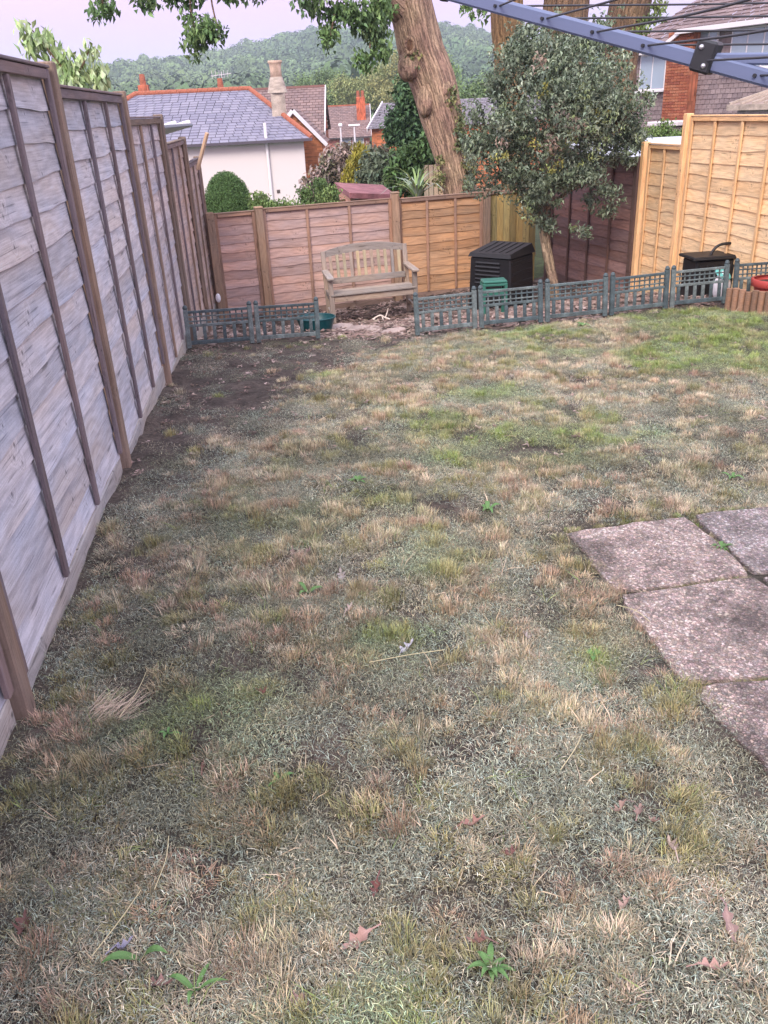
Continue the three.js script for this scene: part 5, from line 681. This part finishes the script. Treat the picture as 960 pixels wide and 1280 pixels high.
{ // pale flat roofed outbuilding behind the dark fence
  const d = 13.8, p = groundUnder(800, 230, d), o = thing('outbuilding', 'outbuilding with pale blue grey flat roof behind the dark brown fence', 'shed', p.toArray()), y = at(800, 193, d - .9).y - p.y; part('wall', block(2.2, y - .06, 1.8, .01, .3, (y - .06) / 2, 0), woodSet(150, 122, 104, .05, 2)[0], o); const rf = part('roof', block(2.5, .06, 2.3, .01, .3, 0, 0), plain(fromSRGB(190, 196, 208), .5), o, 0, y + .02, 0); rf.rotation.x = .07;
}
{ // tile hung house on the right
  const A = at(795, 100, 29), B = at(1010, 100, 23.8), dir = V(B.x - A.x, 0, B.z - A.z), len = dir.length(), yaw = Math.atan2(-dir.z, dir.x), base = V(A.x, landHeight(A.x, -A.z) - .4, A.z), o = thing('tile_hung_house', 'house hung with mauve brown tiles, with brick pier and white windows', 'house', base.toArray(), yaw); o.updateMatrixWorld();
  const n = V(-dir.z, 0, dir.x).normalize(); if (n.z < 0) n.negate();
  const W = (px, py, off = 0) => { const r = viewRay(px, py), e = V(0, EYE, 0), q = base.clone().addScaledVector(n, off), t = q.clone().sub(e).dot(n) / r.dot(n); return o.worldToLocal(e.addScaledVector(r, t)); };
  const pierL = W(831, 100, .36), pierR = W(862, 100, .36), eave = W(900, 32).y, xe = len + 1.5, low = .0;
  const rect = (p0, p1) => ({ x0: Math.min(p0.x, p1.x), x1: Math.max(p0.x, p1.x), y0: Math.min(p0.y, p1.y), y1: Math.max(p0.y, p1.y) });
  part('wall', block(xe - pierL.x, eave, 6, .02, (xe + pierL.x) / 2, eave / 2, -3.03), gritty(fromSRGB(150, 120, 116), .9), o);
  courses(o, 'hanging_tiles', V(pierR.x, .2, 0), V(xe, .2, 0), V(xe, eave - .05, 0), V(pierR.x, eave - .05, 0), Math.round((eave - .25) / .125), .17, mauveTones, tileMat, .022, 9);
  // set back wing on the left
  const wb = -1.2, wl = -1.6, wy = W(800, 64).y; part('wing_wall', block(pierL.x - wl, wy, 4, .02, (pierL.x + wl) / 2, wy / 2, wb - 2.03), gritty(fromSRGB(150, 120, 116), .9), o); courses(o, 'hanging_tiles', V(wl, .2, wb), V(pierL.x, .2, wb), V(pierL.x, wy - .05, wb), V(wl, wy - .05, wb), Math.round((wy - .25) / .125), .17, mauveTones, tileMat, .022, 10);
  part('wing_fascia', block(pierL.x - wl + .3, .14, .08, .01, (pierL.x + wl) / 2 - .15, wy, wb + .3), whitePaint, o);
  // brick pier, brick by brick
  const pt = eave - .05, pd = .38, pw = pierR.x - pierL.x; part('pier_core', block(pw - .03, pt, pd - .03, .004, (pierL.x + pierR.x) / 2, pt / 2, pd / 2 - .02), brickWall(204, 128, 98), o); let ni = 0; const bl = pw / Math.max(2, Math.round(pw / .225)), rows = Math.floor((pt - .9) / .075), brickG = block(bl - .012, .063, .03, .003), halfG = block(bl / 2 - .012, .063, .03, .003);
  for (let i = 0; i < rows && ni < 290; i++) { const y = pt - .04 - i * .075, k = Math.round(pw / bl); if (i % 2 === 0) for (let j = 0; j < k; j++) { part('brick', brickG, pick(brickTones), o, pierL.x + (j + .5) * bl, y, pd - .02 + rr(-.002, .003)); ni++; } else { part('brick', halfG, pick(brickTones), o, pierL.x + bl * .25, y, pd - .02); for (let j = 0; j < k - 1; j++) { part('brick', brickG, pick(brickTones), o, pierL.x + (j + 1) * bl, y, pd - .02 + rr(-.002, .003)); ni++; } part('brick', halfG, pick(brickTones), o, pierR.x - bl * .25, y, pd - .02); } }
  part('pier_side', block(.03, pt, pd, .004, pierL.x - .0, pt / 2, pd / 2 - .03), brickTones[1], o);
  // roofs
  const rb = W(868, 0), RY = eave + 2.3; courses(o, 'roof_tiles', V(pierL.x + .2, eave, .45), V(xe + .3, eave, .45), V(xe + .3, RY, -3.2), V(pierL.x + 1.2, RY, -3.2), 24, .28, brownTones.map(([r, g, b]) => [r * .95, g * 1.02, b * 1.1]), tileMat, .03, 11);
  courses(o, 'roof_tiles', V(wl - .4, wy, wb + .35), V(pierL.x + .25, wy, wb + .35), V(pierL.x + 1.3, RY, -3.2), V(pierL.x + .4, RY - .2, -3.4), 22, .28, brownTones.map(([r, g, b]) => [r * .95, g * 1.02, b * 1.1]), tileMat, .03, 12);
  part('gutter', bar([pierL.x + .45, eave - .06, .5], [xe + .3, eave - .06, .5], .12, .12), whitePaint, o); part('soffit', block(xe - pierL.x - .2, .04, .45, .005, (xe + pierL.x) / 2 + .2, eave - .09, .24), whitePaint, o);
  const verge = part('verge_board', bar([pierL.x - .05, W(836, 56).y, .42], [pierL.x + .6, eave, .42], .06, .1), whitePaint, o);
  function window3(p0, p1, z, lights, transom) {
    const r = rect(p0, p1), w = r.x1 - r.x0, h = r.y1 - r.y0, win = part('window', block(w, h, .05, .006, 0, 0, 0), whitePaint, o, (r.x0 + r.x1) / 2, (r.y0 + r.y1) / 2, z); const f = .05, cw = (w - f) / lights;
    for (let i = 0; i < lights; i++) { if (transom && i === 1) { part('pane', block(cw - f, h * .35, .012, .002), glass, win, -w / 2 + f / 2 + (i + .5) * cw, h * .5 - f - h * .175, .03); part('pane', block(cw - f, h * .65 - f * 2.5, .012, .002), glass, win, -w / 2 + f / 2 + (i + .5) * cw, -h * .175 - f * .25, .03); } else part('pane', block(cw - f, h - f * 2, .012, .002), glass, win, -w / 2 + f / 2 + (i + .5) * cw, 0, .03); }
    part('sill', block(w + .16, .06, .16, .01), whitePaint, win, 0, -h / 2 - .032, .06); return win;
  }
  window3(W(867, 38), W(898, 66), .05, 3, true); window3(W(918, 36), W(975, 83), .05, 3, false); window3(W(803, 69, wb), W(832, 112, wb), wb + .05, 2, false);
  // lean to porch in front
  const po = thing('porch', 'small lean to porch with glazed roof against the tile hung house', 'porch', [base.x, base.y, base.z], yaw), q0 = W(921, 131, 1.6), q1 = W(990, 128, 1.6), top = W(945, 106, .1); part('wall', block(q1.x - q0.x, q0.y, 1.5, .02, (q0.x + q1.x) / 2, q0.y / 2, .82), gritty(fromSRGB(216, 208, 206), .9), po);
  const rA = V(q0.x - .15, q0.y, 1.7), rB = V(q1.x, q0.y, 1.7), rC = V(q1.x, top.y, .06), rD = V(q0.x + .5, top.y, .06); polygon([rA, rB, rC, rD], plain(fromSRGB(150, 132, 124), .6), 'roof', po); for (let i = 0; i <= 5; i++) { const p = rA.clone().lerp(rB, i / 5), q = rD.clone().lerp(rC, i / 5); part('glazing_bar', bar([p.x, p.y + .03, p.z], [q.x, q.y + .03, q.z], .06, .06), creamRender, po); } part('gutter', bar([rA.x, rA.y - .06, 1.74], [rB.x, rB.y - .06, 1.74], .12, .14), creamRender, po);
  const lo = thing('lean_to_roof', 'low white edged lean to roof at the foot of the brick pier', 'lean-to', [base.x, base.y, base.z], yaw), l0 = W(826, 158, 1), l1 = W(858, 149, 1); part('wall', block(l1.x - l0.x, l0.y, .9, .01, (l0.x + l1.x) / 2, l0.y / 2 - .02, .95), gritty(fromSRGB(200, 188, 180), .9), lo); part('roof', block(l1.x - l0.x + .2, .12, 1.1, .02, (l0.x + l1.x) / 2, l0.y + .08, .92), plain(fromSRGB(226, 220, 220), .6), lo);
}
// ---------------------------------------------------------------- rotary clothes dryer over the patio
{
  const tip = at(560, -9, 2.05), a3 = at(960, 98, 1.6), axis = a3.clone().sub(tip), hub = tip.clone().addScaledVector(axis, 1.62), foot = landHeight(hub.x, -hub.z), o = thing('rotary_dryer', 'rotary clothes dryer with blue grey arms and dark lines over the patio', 'clothes dryer', [hub.x, foot, hub.z]), blue = plain(fromSRGB(98, 109, 138), .42), dark = plain(fromSRGB(52, 54, 60), .6), black = plain(fromSRGB(38, 40, 44), .5), l = (p) => p.clone().sub(o.position);
  const H = hub.y - foot, flat = V(tip.x - hub.x, 0, tip.z - hub.z), R = flat.length(), rise = tip.y - hub.y, ang = Math.atan2(flat.z, flat.x);
  part('pole', new THREE.CylinderGeometry(.022, .022, H + .45, 16), blue, o, 0, (H + .45) / 2 - .05, 0); part('lower_hub', new THREE.CylinderGeometry(.05, .05, .09, 16), black, o, 0, H, 0); part('upper_hub', new THREE.CylinderGeometry(.045, .045, .09, 16), black, o, 0, H + .12, 0); part('ground_socket', new THREE.CylinderGeometry(.045, .05, .06, 14), black, o, 0, .02, 0);
  const armEnd = [], N = 4, fr = [.99, .885, .785, .685, .59, .49, .40, .31];
  for (let i = 0; i < N; i++) {
    const t = ang + i * Math.PI / 2, c = Math.cos(t), s = Math.sin(t), P = (f, dy = 0) => [c * R * f, H + rise * f + dy, s * R * f]; armEnd.push(P);
    const arm = part('arm', bar(P(.03), P(1.0), .02, .027, .004), blue, o); part('end_cap', bar(P(1.0), P(1.012), .024, .034, .003), black, arm);
    const f0 = .485; const strut = part('strut', bar(P(f0, .004), [c * .05, H + .13, s * .05], .014, .019, .003), blue, o);
    const b0 = P(f0 - .017, .008), b1 = P(f0 + .017, .008), brk = part('bracket', bar(b0, b1, .032, .052, .004), black, o); for (const [ff, yy] of [[f0 + .003, .022], [f0 - .003, -.006]]) { const q = P(ff, yy); for (const sd of [-1, 1]) { const sc = part('screw', new THREE.SphereGeometry(.0045, 10, 8), plain(fromSRGB(210, 210, 214), .3, { metalness: .8 }), brk); sc.position.set(q[0] + sd * s * .0165, q[1], q[2] - sd * c * .0165); } }
    for (const f of fr) { const q = P(f, .0), hk = part('line_guide', new THREE.CylinderGeometry(.0032, .0032, .03, 8), black, arm); hk.position.set(q[0], q[1], q[2]); hk.quaternion.setFromUnitVectors(V(0, 1, 0), V(s, 0, -c)); }
  }
  for (const f of fr) for (let i = 0; i < N; i++) { const a = V(...armEnd[i](f)), b = V(...armEnd[(i + 1) % N](f)), m = a.clone().lerp(b, .5); m.y -= .018 * f; part('line', tube([a, m, b], .0019, 14, 6), dark, o); }
}
shade(scene);
renderer.render(scene, camera);
